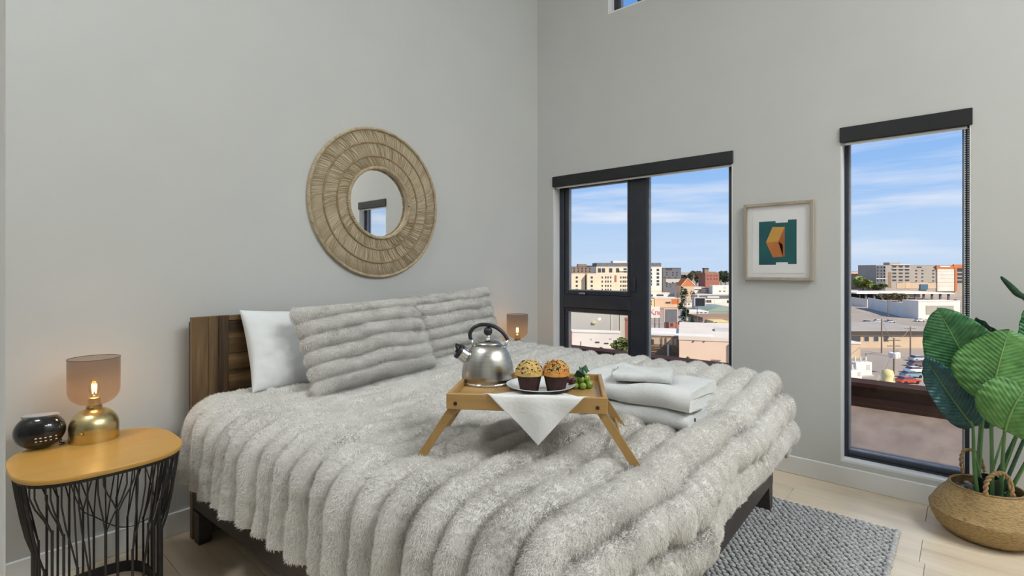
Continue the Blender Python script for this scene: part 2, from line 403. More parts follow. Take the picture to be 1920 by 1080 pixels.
mt = MB(); mt.cbox(.035, BW - .035, -BL + .035, -.05, .30, .62, b=.03)
tag(mt.build('mattress', 'sheet_cotton', None, smooth=True, loc=BO, rz=BR), 'white sheeted mattress inside the dark wooden bed frame', 'mattress')
m = MB()
for i in range(12): m.box(.03, BW - .03, -.14 - i * .175, -.06 - i * .175, .275, .298)
m.build('slat_base', 'rail_wood', bed)

# ---- fur
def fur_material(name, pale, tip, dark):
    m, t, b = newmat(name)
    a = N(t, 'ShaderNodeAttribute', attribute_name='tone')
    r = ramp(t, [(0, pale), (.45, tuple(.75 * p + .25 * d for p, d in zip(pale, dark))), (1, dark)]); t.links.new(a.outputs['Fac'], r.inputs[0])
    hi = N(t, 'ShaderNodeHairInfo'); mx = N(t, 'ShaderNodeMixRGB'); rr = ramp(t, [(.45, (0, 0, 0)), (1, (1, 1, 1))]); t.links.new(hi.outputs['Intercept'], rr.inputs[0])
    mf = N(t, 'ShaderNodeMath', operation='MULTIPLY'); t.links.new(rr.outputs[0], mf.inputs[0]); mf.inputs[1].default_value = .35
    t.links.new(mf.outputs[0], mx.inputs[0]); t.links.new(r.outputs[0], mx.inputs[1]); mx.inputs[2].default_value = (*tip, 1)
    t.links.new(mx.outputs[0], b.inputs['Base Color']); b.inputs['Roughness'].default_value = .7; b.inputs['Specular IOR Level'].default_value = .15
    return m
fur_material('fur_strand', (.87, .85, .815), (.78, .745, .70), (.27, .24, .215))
pm('fur_base', (.74, .72, .69), (.62, .60, .57), scale=9, rough=.95, spec=.05, bump=.3, bscale=160)
def fur(name, P, Nn, tone, parent, count, length, comb, radius=.0006, seed=1, dens=None, mat='fur_strand'):
    """strands grown from the grid P with normals Nn; tone (m,n) darkness, comb (m,n,3) lay direction"""
    g = np.random.default_rng(seed); m, n, _ = P.shape
    A = np.linalg.norm(np.cross(P[1:, :-1] - P[:-1, :-1], P[:-1, 1:] - P[:-1, :-1]), axis=2)
    if dens is not None: A = A * dens[:-1, :-1]
    cdf = np.cumsum(A.ravel()); idx = np.searchsorted(cdf, g.random(count) * cdf[-1]); idx = np.minimum(idx, A.size - 1); i, j = np.divmod(idx, n - 1)
    a, b = g.random(count)[:, None], g.random(count)[:, None]
    def bil(X): return X[i, j] * (1 - a) * (1 - b) + X[i + 1, j] * a * (1 - b) + X[i, j + 1] * (1 - a) * b + X[i + 1, j + 1] * a * b
    root = bil(P); nn = bil(Nn); cb = bil(comb); tn = bil(tone[:, :, None])[:, 0]
    L = length * (.55 + .6 * g.random(count))[:, None]
    rnd = g.normal(size=(count, 3)) * .38
    d0 = nn * .8 + cb * .55 + rnd * .6; d0 /= np.linalg.norm(d0, axis=1, keepdims=True)
    d1 = nn * .25 + cb * 1.1 + rnd * 1.1; d1 /= np.linalg.norm(d1, axis=1, keepdims=True)
    pts = np.empty((count, 4, 3)); pts[:, 0] = root - nn * .002
    pts[:, 1] = root + d0 * L * .4; pts[:, 2] = pts[:, 1] + (d0 * .5 + d1 * .5) * L * .35; pts[:, 3] = pts[:, 2] + d1 * L * .35
    hc = bpy.data.hair_curves.new(name); hc.add_curves([4] * count)
    hc.position_data.foreach_set('vector', pts.astype(np.float32).ravel())
    ra = hc.attributes.get('radius') or hc.attributes.new('radius', 'FLOAT', 'POINT')
    ra.data.foreach_set('value', np.tile(np.array([1, .9, .65, .12], np.float32) * radius, count))
    ta = hc.attributes.new('tone', 'FLOAT', 'CURVE'); ta.data.foreach_set('value', np.clip(tn + g.normal(size=count) * .10, 0, 1).astype(np.float32))
    hc.materials.append(MATS[mat]); o = bpy.data.objects.new(name, hc); COL.objects.link(o); o.parent = parent
    o['kind'] = 'stuff'
    return o

# ---- duvet: one draped sheet with padded channels across the bed
DTOP, DR, DROPL, DROPF, DROPR, PITCH = .662, .115, .315, .300, .33, .122
def drape(e, r):
    q = r * PI / 2; ang = np.clip(e / r, 0, PI / 2); out = np.where(e < 0, e, r * np.sin(ang)); dn = np.where(e < 0, 0, r * (1 - np.cos(ang)))
    ex = np.clip(e - q, 0, None); return out + ex * .10, dn + ex * .995
pe = np.arange(-DROPL, BW + DROPR + .001, .0085); qe = np.arange(.10, BL + DROPF + .001, .0072)
p, q = np.meshgrid(pe, qe, indexing='ij')
BX0, BX1, QF = -.035, BW + .05, BL + .075       # outer planes of the drape
eL = (BX0 + DR) - p; eR = p - (BX1 - DR); eF = q - (QF - DR)
eS = np.maximum(eL, eR); sgn = np.where(eL > eR, -1.0, 1.0)
both = (eS > 0) & (eF > 0)
e = np.where(both, (np.maximum(eS, 0) ** 3.5 + np.maximum(eF, 0) ** 3.5) ** (1 / 3.5), np.maximum(eS, eF))
out, dn = drape(e, DR)
ph = np.arctan2(np.maximum(eF, 0), np.maximum(eS, 1e-9))
sx = np.where(both, out * np.cos(ph), np.where(eS > 0, out, np.minimum(eS, 0)))
sy = np.where(both, out * np.sin(ph), np.where(eF > 0, out, eF))
X = np.where(sgn < 0, BX0 + DR - sx, BX1 - DR + sx); X = np.where((eS <= 0), p, X)
Y = np.where(eF > 0, QF - DR + sy, q)
Z = DTOP - dn
hang = sstep(.02, .22, e); hF = sstep(.0, .2, eF) * (1 - .6 * sstep(.1, .3, eS)); hS = sstep(0, .2, eS)
Z = Z + (1 - hang) * (.016 * vnoise(p * 2.2, q * 2.2, 3) + .008 * vnoise(p * 6, q * 6, 4))
Z = Z + .042 * sstep(1.25, 1.9, p) * (1 - hang)      # puffed up towards the window side of the foot
# hanging folds
X = X + np.where(eS > 0, sgn * hS * .022 * vnoise(q * 4.2, p * 1.2, 9), 0)
Y = Y + hF * (.030 * vnoise(p * 3.1, q * 2, 11))
G = np.stack([X, -Y, Z], axis=2)
nn = gnormals(G); 
if nn[len(pe) // 2, 20, 2] < 0: nn = -nn
c = (q + .010 * vnoise(p * 3.3, q * 3, 21) + .006 * vnoise(p * 9, q * 6, 22)) / PITCH
rib = np.abs(np.sin(PI * c)) ** .62
amp = .052 * (1 + .25 * vnoise(p * 2, np.floor(c) * 1.7, 23)) * (1 - .35 * hF)
gath = .0045 * vnoise(p * 24 + 3 * vnoise(p * 3, q * 9, 5), q * 7, 24) * (1 - .5 * hS) + .003 * vnoise(p * 40, q * 22, 28)
ruch = hF * (.034 * (1 - .7 * sstep(.2, .34, eF)) * (np.abs(np.sin(PI * (p / .095 + .9 * vnoise(p * 3.1, q * 3.2, 25) + .22 * np.sin(PI * c)))) ** .7 - .5) * (.62 + .38 * vnoise(p * 5, q * 5, 26)) + .005 * vnoise(p * 18, q * 8, 27))
D = G + nn * (rib * amp + gath + ruch)[:, :, None]
DN = gnormals(D)
if DN[len(pe) // 2, 20, 2] < 0: DN = -DN
dm = MB().grid(D)
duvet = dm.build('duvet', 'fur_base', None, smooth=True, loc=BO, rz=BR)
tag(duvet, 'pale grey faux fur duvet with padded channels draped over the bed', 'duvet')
md = duvet.modifiers.new('thick', 'SOLIDIFY'); md.thickness = .012; md.offset = -1
tone = np.clip(.30 + .50 * vnoise(p * 2.2 + .4 * vnoise(p * 5, q * 5, 32), q * 3.4, 31) + .34 * vnoise(p * 9, q * 11, 33) + .2 * vnoise(p * 26, q * 26, 35) + .60 * (1 - rib) - .18 * rib - .22 + .16 * sstep(.9, 1.7, q), 0, 1) * .9  # fur tips darker in patches, with shade painted into the channel grooves
tp = np.gradient(D, axis=0); tp /= np.linalg.norm(tp, axis=2, keepdims=True); tq = np.gradient(D, axis=1); tq /= np.linalg.norm(tq, axis=2, keepdims=True)
th = vnoise(p * 4, q * 4, 41)[:, :, None] * 1.6
comb = np.where((p < BW / 2)[:, :, None], -tp, -tp) * np.cos(th) * .5 + tq * np.sin(th) * .8 + np.array([0, 0, -.30]) * hang[:, :, None]
dens = 1 + .9 * sstep(.6, 1.8, q) * sstep(1.6, .5, p) - .6 * sstep(BW, BW + .2, p)
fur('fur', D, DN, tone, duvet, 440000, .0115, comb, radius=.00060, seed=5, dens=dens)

# ---- pillows
def cushion(w, h, t, nribs=0, seed=0, nu=110, nv=80, amp=.034, wr=.010):
    """returns front and back grids of a pillow standing in the xz plane (front faces -y)"""
    u = np.linspace(-1, 1, nu); v = np.linspace(-1, 1, nv); U, V = np.meshgrid(u, v, indexing='ij')
    pin = 1 - .055 * (1 - V ** 2) * 0 
    Xc = U * w / 2 * (1 - .05 * (1 - np.abs(V) ** 2) * np.abs(U) ** 3); Zc = V * h / 2 * (1 - .07 * (1 - np.abs(U) ** 2) * np.abs(V) ** 3)
    th = t / 2 * np.clip(1 - np.abs(U) ** 3.2, 0, 1) ** .55 * np.clip(1 - np.abs(V) ** 2.8, 0, 1) ** .55
    res = []
    for sg in (-1, 1):
        c = (V * h / 2 + .01 * vnoise(U * 2.2, V * 2, seed + 3)) / (h / max(nribs, 1)) + nribs / 2
        rb = np.abs(np.sin(PI * c)) ** .6 if nribs else np.zeros_like(U)
        e = np.clip(1 - np.maximum(np.abs(U), np.abs(V)) ** 10, 0, 1)
        d = th + (rb * amp + wr * (vnoise(U * 2.6 * w / h, V * 2.6, seed) + .45 * vnoise(U * 7, V * 7, seed + 1))) * e
        XX = Xc + (rb - .5) * amp * .9 * np.sign(U) * np.abs(U) ** 14
        res.append((np.stack([XX, sg * d, Zc], axis=2), rb, U, V))
    return res
def pillow(name, label, loc, rx, rz, w, h, t, mat, nribs=0, seed=0, furc=0, ry=0, wr=.010):
    fr = cushion(w, h, t, nribs, seed, wr=wr)
    m = MB(); m.grid(fr[0][0]); m.grid(fr[1][0][::-1])
    o = m.build(name, mat, None, smooth=True); o.location = loc; o.rotation_euler = (rx, ry, rz); tag(o, label, 'pillow')
    if furc:
        for k, sg in ((0, -1), (1, 1)):
            G, rb, U, V = fr[k]; nr = gnormals(G); nr = nr if nr[nr.shape[0] // 2, nr.shape[1] // 2, 1] * sg > 0 else -nr
            tn = np.clip(.34 + .38 * vnoise(U * 3, V * 4, seed + 50) + .25 * vnoise(U * 11, V * 11, seed + 51) + .35 * (1 - rb) - .1, 0, 1) * .85  # patchy fur tone, plus painted shade in the seams between ribs
            cmb = np.zeros_like(G); cmb[:, :, 2] = -.75; cmb[:, :, 0] = .5 * vnoise(U * 3, V * 3, seed + 60)
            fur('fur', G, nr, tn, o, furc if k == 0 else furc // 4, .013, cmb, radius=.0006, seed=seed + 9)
    return o
zb = DTOP + .02
pillow('pillow', 'plain white cotton pillow leaning on the headboard behind the fur cushions', (-2.275, -.225, .880), math.radians(-27), math.radians(1), .70, .44, .15, 'sheet_cotton', seed=70, wr=.006, ry=math.radians(3))
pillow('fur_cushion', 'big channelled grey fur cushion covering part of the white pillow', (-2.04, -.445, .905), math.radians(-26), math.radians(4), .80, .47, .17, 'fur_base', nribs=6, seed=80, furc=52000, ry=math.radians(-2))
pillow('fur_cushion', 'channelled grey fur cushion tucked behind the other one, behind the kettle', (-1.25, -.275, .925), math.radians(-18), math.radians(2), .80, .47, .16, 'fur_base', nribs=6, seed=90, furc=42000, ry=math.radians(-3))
# ---------------------------------------------------------------- rattan mirror on the headboard wall
pm('rattan', (.56, .455, .30), (.42, .325, .20), scale=30, rough=.7, bump=.1)
pm('rattan_pale', (.60, .51, .375), (.47, .39, .27), scale=14, rough=.75, bump=.1)
pm('rattan_dark', (.30, .205, .105), (.42, .31, .17), scale=25, rough=.7)
m, t_, b_ = newmat('mirror_glass'); b_.inputs['Metallic'].default_value = 1; b_.inputs['Roughness'].default_value = .015
nz_ = N(t_, 'ShaderNodeTexNoise', i_Scale=2.0); rp_ = ramp(t_, [(0, (.86, .87, .86)), (1, (.88, .89, .88))]); t_.links.new(nz_.outputs['Fac'], rp_.inputs[0]); t_.links.new(rp_.outputs[0], b_.inputs['Base Color'])
MR = .487
mir = thing('round_mirror', 'round wall mirror in a wide woven rattan frame', 'mirror', (-1.69, 0, 1.735))
def ringp(r, d, a): return Vector((r * math.cos(a), -d, r * math.sin(a)))
def prof(r): return .012 + .016 * (1 - (r - .22) / (MR - .22))      # face of the woven ring stands prouder at the glass
mb = MB(); n = 96; pr = [(MR, .001), (MR, prof(MR)), (.40, prof(.40)), (.30, prof(.30)), (.228, prof(.228)), (.222, .006)]
for j, (r, d) in enumerate(pr):
    for k in range(n): mb.v.append(tuple(ringp(r, d, 2 * PI * k / n)))
for j in range(len(pr) - 1):
    for k in range(n): mb.f.append((j * n + k, j * n + (k + 1) % n, (j + 1) * n + (k + 1) % n, (j + 1) * n + k))
mb.build('woven_ring', 'rattan_pale', mir, smooth=True)
RR = [.226, .305, .393, .483]
mb = MB()
for a in range(3):
    r0, r1 = RR[a], RR[a + 1]; cnt = (230, 270, 300)[a]
    for k in range(cnt):
        th = 2 * PI * k / cnt + random.uniform(-.006, .006); sw = (.30, .16, .15)[a] * random.uniform(.8, 1.2); bend = random.uniform(.6, 1.5); rr_ = random.uniform(.0009, .0016)
        pts = []
        for s in np.linspace(0, 1, 5):
            r = r0 + (r1 - r0) * s
            pts.append(ringp(r, prof(r) + .0012 + .0012 * math.sin(PI * s), th + sw * (s ** bend) * .45))
        mb.tube(pts, rr_, 4, caps=False)
o = mb.build('rattan_strands', 'rattan', mir, smooth=True); o['kind'] = 'stuff'
mb = MB()
for a in range(3):
    r0, r1 = RR[a], RR[a + 1]
    for k in range((60, 45, 45)[a]):
        th = random.uniform(0, 2 * PI); sw = random.uniform(.05, .3); mb.tube([ringp(r0 + (r1 - r0) * s, prof(r0 + (r1 - r0) * s) + .003, th + sw * s * s * .5) for s in np.linspace(0, 1, 5)], .0013, 4, caps=False)
mb.build('dark_strands', 'rattan_dark', mir, smooth=True)['kind'] = 'stuff'
for r, rad, cnt in ((.229, .0085, 52), (.305, .0045, 110), (.393, .0045, 140), (.482, .0075, 130)):
    mb = MB()
    for ph in (0, PI):
        pts = []
        for k in range(cnt * 4):
            a = 2 * PI * k / (cnt * 4); w_ = ph + cnt * a
            pts.append(ringp(r + rad * .75 * math.cos(w_), prof(r) + rad * .7 + rad * .75 * math.sin(w_), a))
        mb.tube(pts, rad * .8, 5, closed=True)
    mb.build('braid_ring', 'rattan_dark' if rad < .005 else 'rattan', mir, smooth=True)
mb = MB(); mb.lathe([(0, 0), (.222, 0), (.222, .006), (0, .006)], 72, M=Matrix.Rotation(PI / 2, 4, 'X'))
mb.build('mirror_glass', 'mirror_glass', mir)

# ---------------------------------------------------------------- framed print on the window wall
wood('frame_ash', [(.2, (.30, .245, .19)), (.6, (.42, .36, .29)), (1, (.50, .44, .37))], axis=2, rough=.6)
pm('mat_board', (.80, .79, .80), (.78, .77, .785), scale=8, rough=.9, bump=.05)
pm('print_paper', (.84, .83, .835), (.82, .81, .815), scale=8, rough=.9)
pm('print_teal', (.010, .115, .115), (.006, .085, .105), scale=9, rough=.8)
pm('print_yellow', (.64, .36, .075), (.58, .31, .06), scale=9, rough=.8)
pm('print_orange', (.56, .20, .045), (.50, .165, .04), scale=9, rough=.8)
pm('print_rust', (.43, .13, .035), (.38, .11, .03), scale=9, rough=.8)
pic = thing('framed_print', 'square-cornered ash frame with an orange block printed on teal', 'picture', (-.002, -1.998, 1.481))
PW, PH, FR = .206, .2515, .019
for s in ((-PW, -PW + FR, -PH, PH), (PW - FR, PW, -PH, PH), (-PW + FR, PW - FR, -PH, -PH + FR), (-PW + FR, PW - FR, PH - FR, PH)): MB().cbox(-.030, 0, *s, b=.0015).build('frame_rail', 'frame_ash', pic)
MB().box(-.012, -.002, -PW + FR, PW - FR, -PH + FR, PH - FR).build('mat_board', 'mat_board', pic)
MB().box(-.0145, -.012, -.152, .152, -.205, .205).build('print_sheet', 'print_paper', pic)
def flat(name, mat, pts, lay):      # pts: (right, up) seen from the room; right is -y
    MB().prism([(-a, b) for a, b in pts], -.0146 - .0004 * lay, -.0142, axis=0).build(name, mat, pic)
flat('print_field', 'print_teal', [(-.113, .132), (-.012, .132), (-.012, .120), (.060, .120), (.060, .136), (.110, .136), (.110, -.147), (.060, -.147), (.060, -.135), (-.010, -.135), (-.010, -.152), (-.113, -.152)], 1)
flat('print_block_top', 'print_yellow', [(-.030, .094), (.042, .091), (.004, -.002), (-.070, -.004)], 2)
flat('print_block_side', 'print_rust', [(.042, .091), (.042, -.098), (.030, -.098), (.004, -.002)], 2)
flat('print_block_front', 'print_orange', [(-.070, -.004), (.004, -.002), (.030, -.020), (.032, -.100), (-.028, -.104)], 2)
MB().box(-.0186, -.0172, -PW + FR, PW - FR, -PH + FR, PH - FR).build('glazing', 'window_glass', pic)

# ---------------------------------------------------------------- nightstands
wood('honey_top', [(.1, (.46, .235, .050)), (.5, (.58, .325, .078)), (1, (.64, .39, .11))], axis=0, scale=.8, rough=.33, bump=.03)
pm('rod_black', (.012, .012, .013), (.017, .017, .018), scale=20, rough=.45)
TZ = .60
def selip(a, b, th, e=3.0):
    c, s = math.cos(th), math.sin(th)
    return (a * math.copysign(abs(c) ** (2 / e), c), b * math.copysign(abs(s) ** (2 / e), s))
def nightstand(label, loc):
    t = thing('nightstand', label, 'side table', loc); hx, hy = .257, .262
    poly = [selip(hx, hy, 2 * PI * k / 72, 2.9) for k in range(72)]
    sc = lambda f: [(x * f, y * f) for x, y in poly]
    mb = MB(); n = 72; rings = [(.93, TZ - .02), (.985, TZ - .018), (1, TZ - .012), (1, TZ - .003), (.992, TZ)]
    for f, z in rings: mb.v += [(x * f, y * f, z) for x, y in poly]
    for j in range(4):
        for k in range(n): mb.f.append((j * n + k, j * n + (k + 1) % n, (j + 1) * n + (k + 1) % n, (j + 1) * n + k))
    mb.f += [tuple(range(n))[::-1], tuple(range(4 * n, 5 * n))]
    mb.build('table_top', 'honey_top', t, auto=40)
    bx, by, tx, ty = .185, .225, .243, .247
    mb = MB()
    for nm_, z0, z1, a, b, w in (('base_ring', .0, .045, bx, by, .004), ('top_ring', TZ - .032, TZ - .020, tx, ty, .006)):
        mb = MB()
        for k in range(72):
            q = []
            for kk in (k, k + 1):
                th = 2 * PI * kk / 72; o = selip(a, b, th, 3.2); i_ = selip(a - w, b - w, th, 3.2); q += [o, i_]
            mb.add([(*q[0], z0), (*q[2], z0), (*q[3], z0), (*q[1], z0), (*q[0], z1), (*q[2], z1), (*q[3], z1), (*q[1], z1)], [(0, 1, 5, 4), (3, 2, 6, 7), (0, 1, 2, 3), (4, 5, 6, 7)])
        mb.build(nm_, 'rod_black', t)
    rg = random.Random(3)
    # arclength-even rods round the outline
    pts = [selip(bx, by, 2 * PI * k / 400, 3.2) for k in range(401)]; L = [0]
    for k in range(400): L.append(L[-1] + math.dist(pts[k], pts[k + 1]))
    NR = 36
    for r in range(NR):
        s = L[-1] * (r + .5) / NR; k = next(i for i in range(400) if L[i + 1] >= s); th = 2 * PI * k / 400
        b = selip(bx, by, th, 3.2); mb = MB(); end = abs(b[0]) > bx * .93
        zf = rg.uniform(.22, .30) if end else rg.uniform(.20, .44)
        fx = 1.0
        trunk = [(b[0], b[1], .02), (b[0], b[1], zf)]
        mb.tube(trunk, .0042, 6, ref=(1, 0, 0))
        for sgn in (-1, 1):
            dth = sgn * 2 * PI / NR * rg.uniform(.10, .50); e = selip(tx, ty, th + dth, 3.2)
            zt = TZ - .022; path = [(b[0], b[1], zf - .01)]
            for w in (.25, .5, .75, 1.0):
                ww = min(1, w * 1.5) if not end else w ** .8
                z_ = zf + (zt - zf) * (w if not end else w ** 1.25)
                path.append((b[0] + (e[0] - b[0]) * ww, b[1] + (e[1] - b[1]) * ww, z_))
            mb.tube(path, .0028 if not end else .0034, 5, ref=(1, 0, 0))
        mb.build('rod', 'rod_black', t)
    return t
NS1 = Vector((-3.212, -.395, 0))
nightstand('oval honey wood nightstand on black branching wire legs, clock on top', NS1)
NS2 = Vector((-.335, -.36, 0))
nightstand('oval honey wood nightstand on wire legs between bed and window', NS2)

# ---------------------------------------------------------------- table lamps
m, t_, b_ = newmat('brushed_brass'); tcx = N(t_, 'ShaderNodeTexCoord'); mpx = N(t_, 'ShaderNodeMapping'); mpx.inputs['Scale'].default_value = (3, 3, 160); t_.links.new(tcx.outputs['Object'], mpx.inputs[0])
nzx = N(t_, 'ShaderNodeTexNoise', i_Scale=1.0); t_.links.new(mpx.outputs[0], nzx.inputs['Vector']); rx_ = ramp(t_, [(.3, (.64, .52, .25)), (.7, (.74, .61, .32))]); t_.links.new(nzx.outputs['Fac'], rx_.inputs[0]); t_.links.new(rx_.outputs[0], b_.inputs['Base Color'])
b_.inputs['Metallic'].default_value = 1; b_.inputs['Roughness'].default_value = .27; b_.inputs['Anisotropic'].default_value = .5
sheetglass('smoked_glass', tint=(.60, .54, .51), rough=.03, ior=1.15)
t_ = MATS['smoked_glass'].node_tree; o_ = [n for n in t_.nodes if n.type == 'OUTPUT_MATERIAL'][0]; s_ = o_.inputs[0].links[0].from_socket
tl = N(t_, 'ShaderNodeBsdfTranslucent'); tl.inputs[0].default_value = (.60, .52, .50, 1); mx_ = N(t_, 'ShaderNodeMixShader'); mx_.inputs[0].default_value = .08; t_.links.new(s_, mx_.inputs[1]); t_.links.new(tl.outputs[0], mx_.inputs[2]); t_.links.new(mx_.outputs[0], o_.inputs[0])

sheetglass('bulb_glass', tint=(.96, .90, .78), rough=.02)
emit('filament', (1.0, .60, .22), 60.0)
def lamp(label, loc, power):
    t = thing('table_lamp', label, 'lamp', loc)
    R_ = .083
    dome = [(0, 0), (R_, 0), (R_, .055)] + [(R_ * math.cos(a), .055 + .078 * math.sin(a)) for a in np.linspace(.12, 1.25, 9)] + [(.024, .132), (0, .132)]
    MB().lathe(dome, 48).build('base', 'brushed_brass', t, auto=50)
    MB().lathe([(0, .130), (.027, .130), (.029, .136), (.024, .143), (0, .143)], 32).build('neck', 'brushed_brass', t, auto=40)
    a0 = math.radians(232); M = Matrix.Translation((math.cos(a0) * R_, math.sin(a0) * R_, .045)) @ Vector((math.cos(a0), math.sin(a0), 0)).to_track_quat('Z', 'Y').to_matrix().to_4x4()
    MB().lathe([(0, -.004), (.004, -.004), (.004, .006), (.0085, .008), (.0085, .016), (0, .018)], 20, M=M).build('switch_knob', 'brushed_brass', t, auto=40)
    sh = [(.020, .143), (.036, .146)] + [(.030 + (.087 - .030) * math.sin(a), .146 + .062 * (1 - math.cos(a))) for a in np.linspace(.35, PI / 2, 9)] + [(.0875, .26), (.0875, .335), (.0855, .335), (.0855, .26)]
    mb = MB(); nn_ = 56
    for r, z in sh[:-2]: mb.v += [(r * math.cos(2 * PI * k / nn_), r * math.sin(2 * PI * k / nn_), z) for k in range(nn_)]
    for j in range(len(sh) - 3):
        for k in range(nn_): mb.f.append((j * nn_ + k, j * nn_ + (k + 1) % nn_, (j + 1) * nn_ + (k + 1) % nn_, (j + 1) * nn_ + k))
    mb.build('glass_shade', 'smoked_glass', t, smooth=True)
    mb = MB(); ring = [(.0875 * math.cos(2 * PI * k / 56), .0875 * math.sin(2 * PI * k / 56), .335) for k in range(56)]; mb.tube(ring, .0014, 5, closed=True); mb.build('shade_rim', 'smoked_glass', t, smooth=True)
    MB().lathe([(0, .143), (.021, .143), (.021, .172), (.015, .174), (0, .174)], 24).build('socket', 'brushed_brass', t, auto=40)
    mb = MB(); mb.lathe([(.010, .174), (.013, .186), (.0185, .202), (.0195, .214), (.016, .230), (.008, .241), (0, .244)], 24); bu = mb.build('bulb', 'bulb_glass', t, smooth=True)
    mb = MB()
    for k in range(4):
        a = PI / 4 + k * PI / 2; mb.tube([(.007 * math.cos(a), .007 * math.sin(a), .190), (.0075 * math.cos(a + .4), .0075 * math.sin(a + .4), .226)], .0011, 5)
    mb.build('filament', 'filament', bu)
    l = bpy.data.lights.new('bulb_lamp', 'POINT'); l.energy = power; l.color = (1, .62, .28); l.shadow_soft_size = .012
    lo = bpy.data.objects.new('bulb_lamp', l); COL.objects.link(lo); lo.parent = t; lo.location = (0, 0, .208)
    return t
lamp('lit smoked glass lamp on a brass dome, standing next to the black clock', (-3.197, -.215, TZ), 1.3)
p2 = at(970, 645, d=4.16)
lamp('lit smoked glass lamp on the nightstand between bed and window', (p2.x, p2.y, TZ), 1.3)

# ---------------------------------------------------------------- black clock radio
pm('gloss_black', (.006, .006, .007), (.009, .009, .010), scale=9, rough=.12, coat=.4)
pm('speaker_grey', (.42, .41, .42), (.36, .35, .36), scale=160, rough=.8)
pm('button_white', (.75, .74, .72), (.7, .69, .68), scale=20, rough=.5)
ck = thing('clock_radio', 'glossy black pebble-shaped clock radio with pale speaker top', 'clock', at(75, 840, z=TZ) + Vector((.0, .0, 0)), YAW - PI / 2 + math.radians(28))
CRX, CRY, CRZ = .079, .064, .068
mb = MB(); vs = []
nu, nv = 40, 24
for j in range(nv + 1):
    ph = -PI / 2 + PI * j / nv
    for k in range(nu):
        th = 2 * PI * k / nu; cs = lambda a, e: math.copysign(abs(a) ** e, a)
        vs.append((CRX * cs(math.cos(ph), .9) * cs(math.cos(th), .9), CRY * cs(math.cos(ph), .9) * cs(math.sin(th), .9), CRZ + CRZ * math.sin(ph)))
vs = [(x, y, min(z, .124 - .25 * (y + .02) if y < -.02 else .124)) for x, y, z in vs]
vs = [(x, y, max(z, .001)) for x, y, z in vs]
mb.add(vs, [(j * nu + k, j * nu + (k + 1) % nu, (j + 1) * nu + (k + 1) % nu, (j + 1) * nu + k) for j in range(nv) for k in range(nu)])
mb.build('case', 'gloss_black', ck, auto=38)
mb = MB(); mb.prism([(.058 * math.cos(a) - .004, .030 * math.sin(a) + .020) for a in np.linspace(0, 2 * PI, 36, endpoint=False)], .118, .126); mb.build('speaker_top', 'speaker_grey', ck)
for r in range(2):
    for k in range(5):
        x = .004 + k * .0135; z = .040 + r * .013; y = -CRY * (max(0, 1 - abs(x / CRX) ** 2.2 - abs((z - CRZ) / CRZ) ** 2.2)) ** .5
        MB().ball((x, y - .001, z), .0036, 8, 5, sc=(1.2, .5, .7)).build('button', 'button_white', ck, smooth=True)
MB().ball((.052, -.028, .094), .006, 10, 6, sc=(1, 1, .4)).build('indicator', 'button_white', ck, smooth=True)

# power cord from the clock, sagging behind the wire legs to the wall outlet
pm('cord_black', (.012, .012, .012), (.018, .018, .018), scale=20, rough=.5)
out = thing('wall_outlet', 'white wall outlet plate behind the nightstand beside the bed', 'outlet', (-2.99, 0, .435))
MB().cbox(-.036, .036, -.006, 0, 0, .116, b=.002).build('plate', 'white_plastic', out)
for z in (.034, .078): MB().cbox(-.017, .017, -.008, -.006, z - .012, z + .014, b=.001).build('socket_face', 'white_plastic', out)
cp = [at(112, 834, z=TZ + .006), at(122, 830, z=TZ + .004), Vector((-3.300, -.17, TZ + .004)), Vector((-3.288, -.128, TZ + .003)), Vector((-3.285, -.118, TZ - .06))]
cp += [at(148, 948, y=-.06), at(180, 970, y=-.05), at(225, 988, y=-.04), at(262, 980, y=-.035), at(292, 950, y=-.03), Vector((-2.99, -.022, .44)), Vector((-2.99, -.02, .47))]
def smoothpath(P, n=6):
    P = [Vector(p) for p in P]; out_ = []
    for i in range(len(P) - 1):
        a, b, c, d = P[max(i - 1, 0)], P[i], P[i + 1], P[min(i + 2, len(P) - 1)]
        for k in range(n):
            t = k / n; out_.append(.5 * ((2 * b) + (c - a) * t + (2 * a - 5 * b + 4 * c - d) * t * t + (3 * b - a - 3 * c + d) * t ** 3))
    out_.append(P[-1]); return out_
tag(MB().tube(smoothpath(cp), .0022, 6).build('power_cord', 'cord_black', None, smooth=True), 'thin black power cord sagging behind the wire legged nightstand', 'cord')
# ---------------------------------------------------------------- breakfast tray on the bed
wood('bamboo', [(.1, (.30, .165, .055)), (.5, (.43, .26, .095)), (1, (.52, .34, .14))], axis=0, scale=1.6, rough=.42, bump=.05)
wood('bamboo_z', [(.1, (.30, .165, .055)), (.5, (.43, .26, .095)), (1, (.52, .34, .14))], axis=2, scale=1.6, rough=.42, bump=.05)
pm('bolt_dark', (.05, .03, .02), (.08, .05, .03), scale=40, rough=.4, metal=.6)
TB = .700                                    # where the feet stand
TRZ = YAW - PI / 2 - math.radians(7)
tfm = at(985, 745, d=1.60); tray = thing('breakfast_tray', 'bamboo breakfast tray on splayed folding legs standing on the duvet', 'tray', (0, 0, 0), TRZ)
tx_, ty_ = Vector((math.cos(TRZ), math.sin(TRZ), 0)), Vector((-math.sin(TRZ), math.cos(TRZ), 0))
TWD, TD = .252, .365
tray.location = Vector((tfm.x, tfm.y, TB)) + ty_ * (TD / 2)
def tw(x, y, z): return tray.location + tx_ * x + ty_ * y + Vector((0, 0, z))
def wx(px, py, z):   # photo pixel on height z -> tray coords
    v = at(px, py, z=z) - tray.location; return v.dot(tx_), v.dot(ty_)
RB, RTp, FLR = .157, .207, .186
MB().cbox(-TWD, TWD, -TD / 2, -TD / 2 + .014, RB, RTp, b=.002).build('front_rail', 'bamboo', tray)
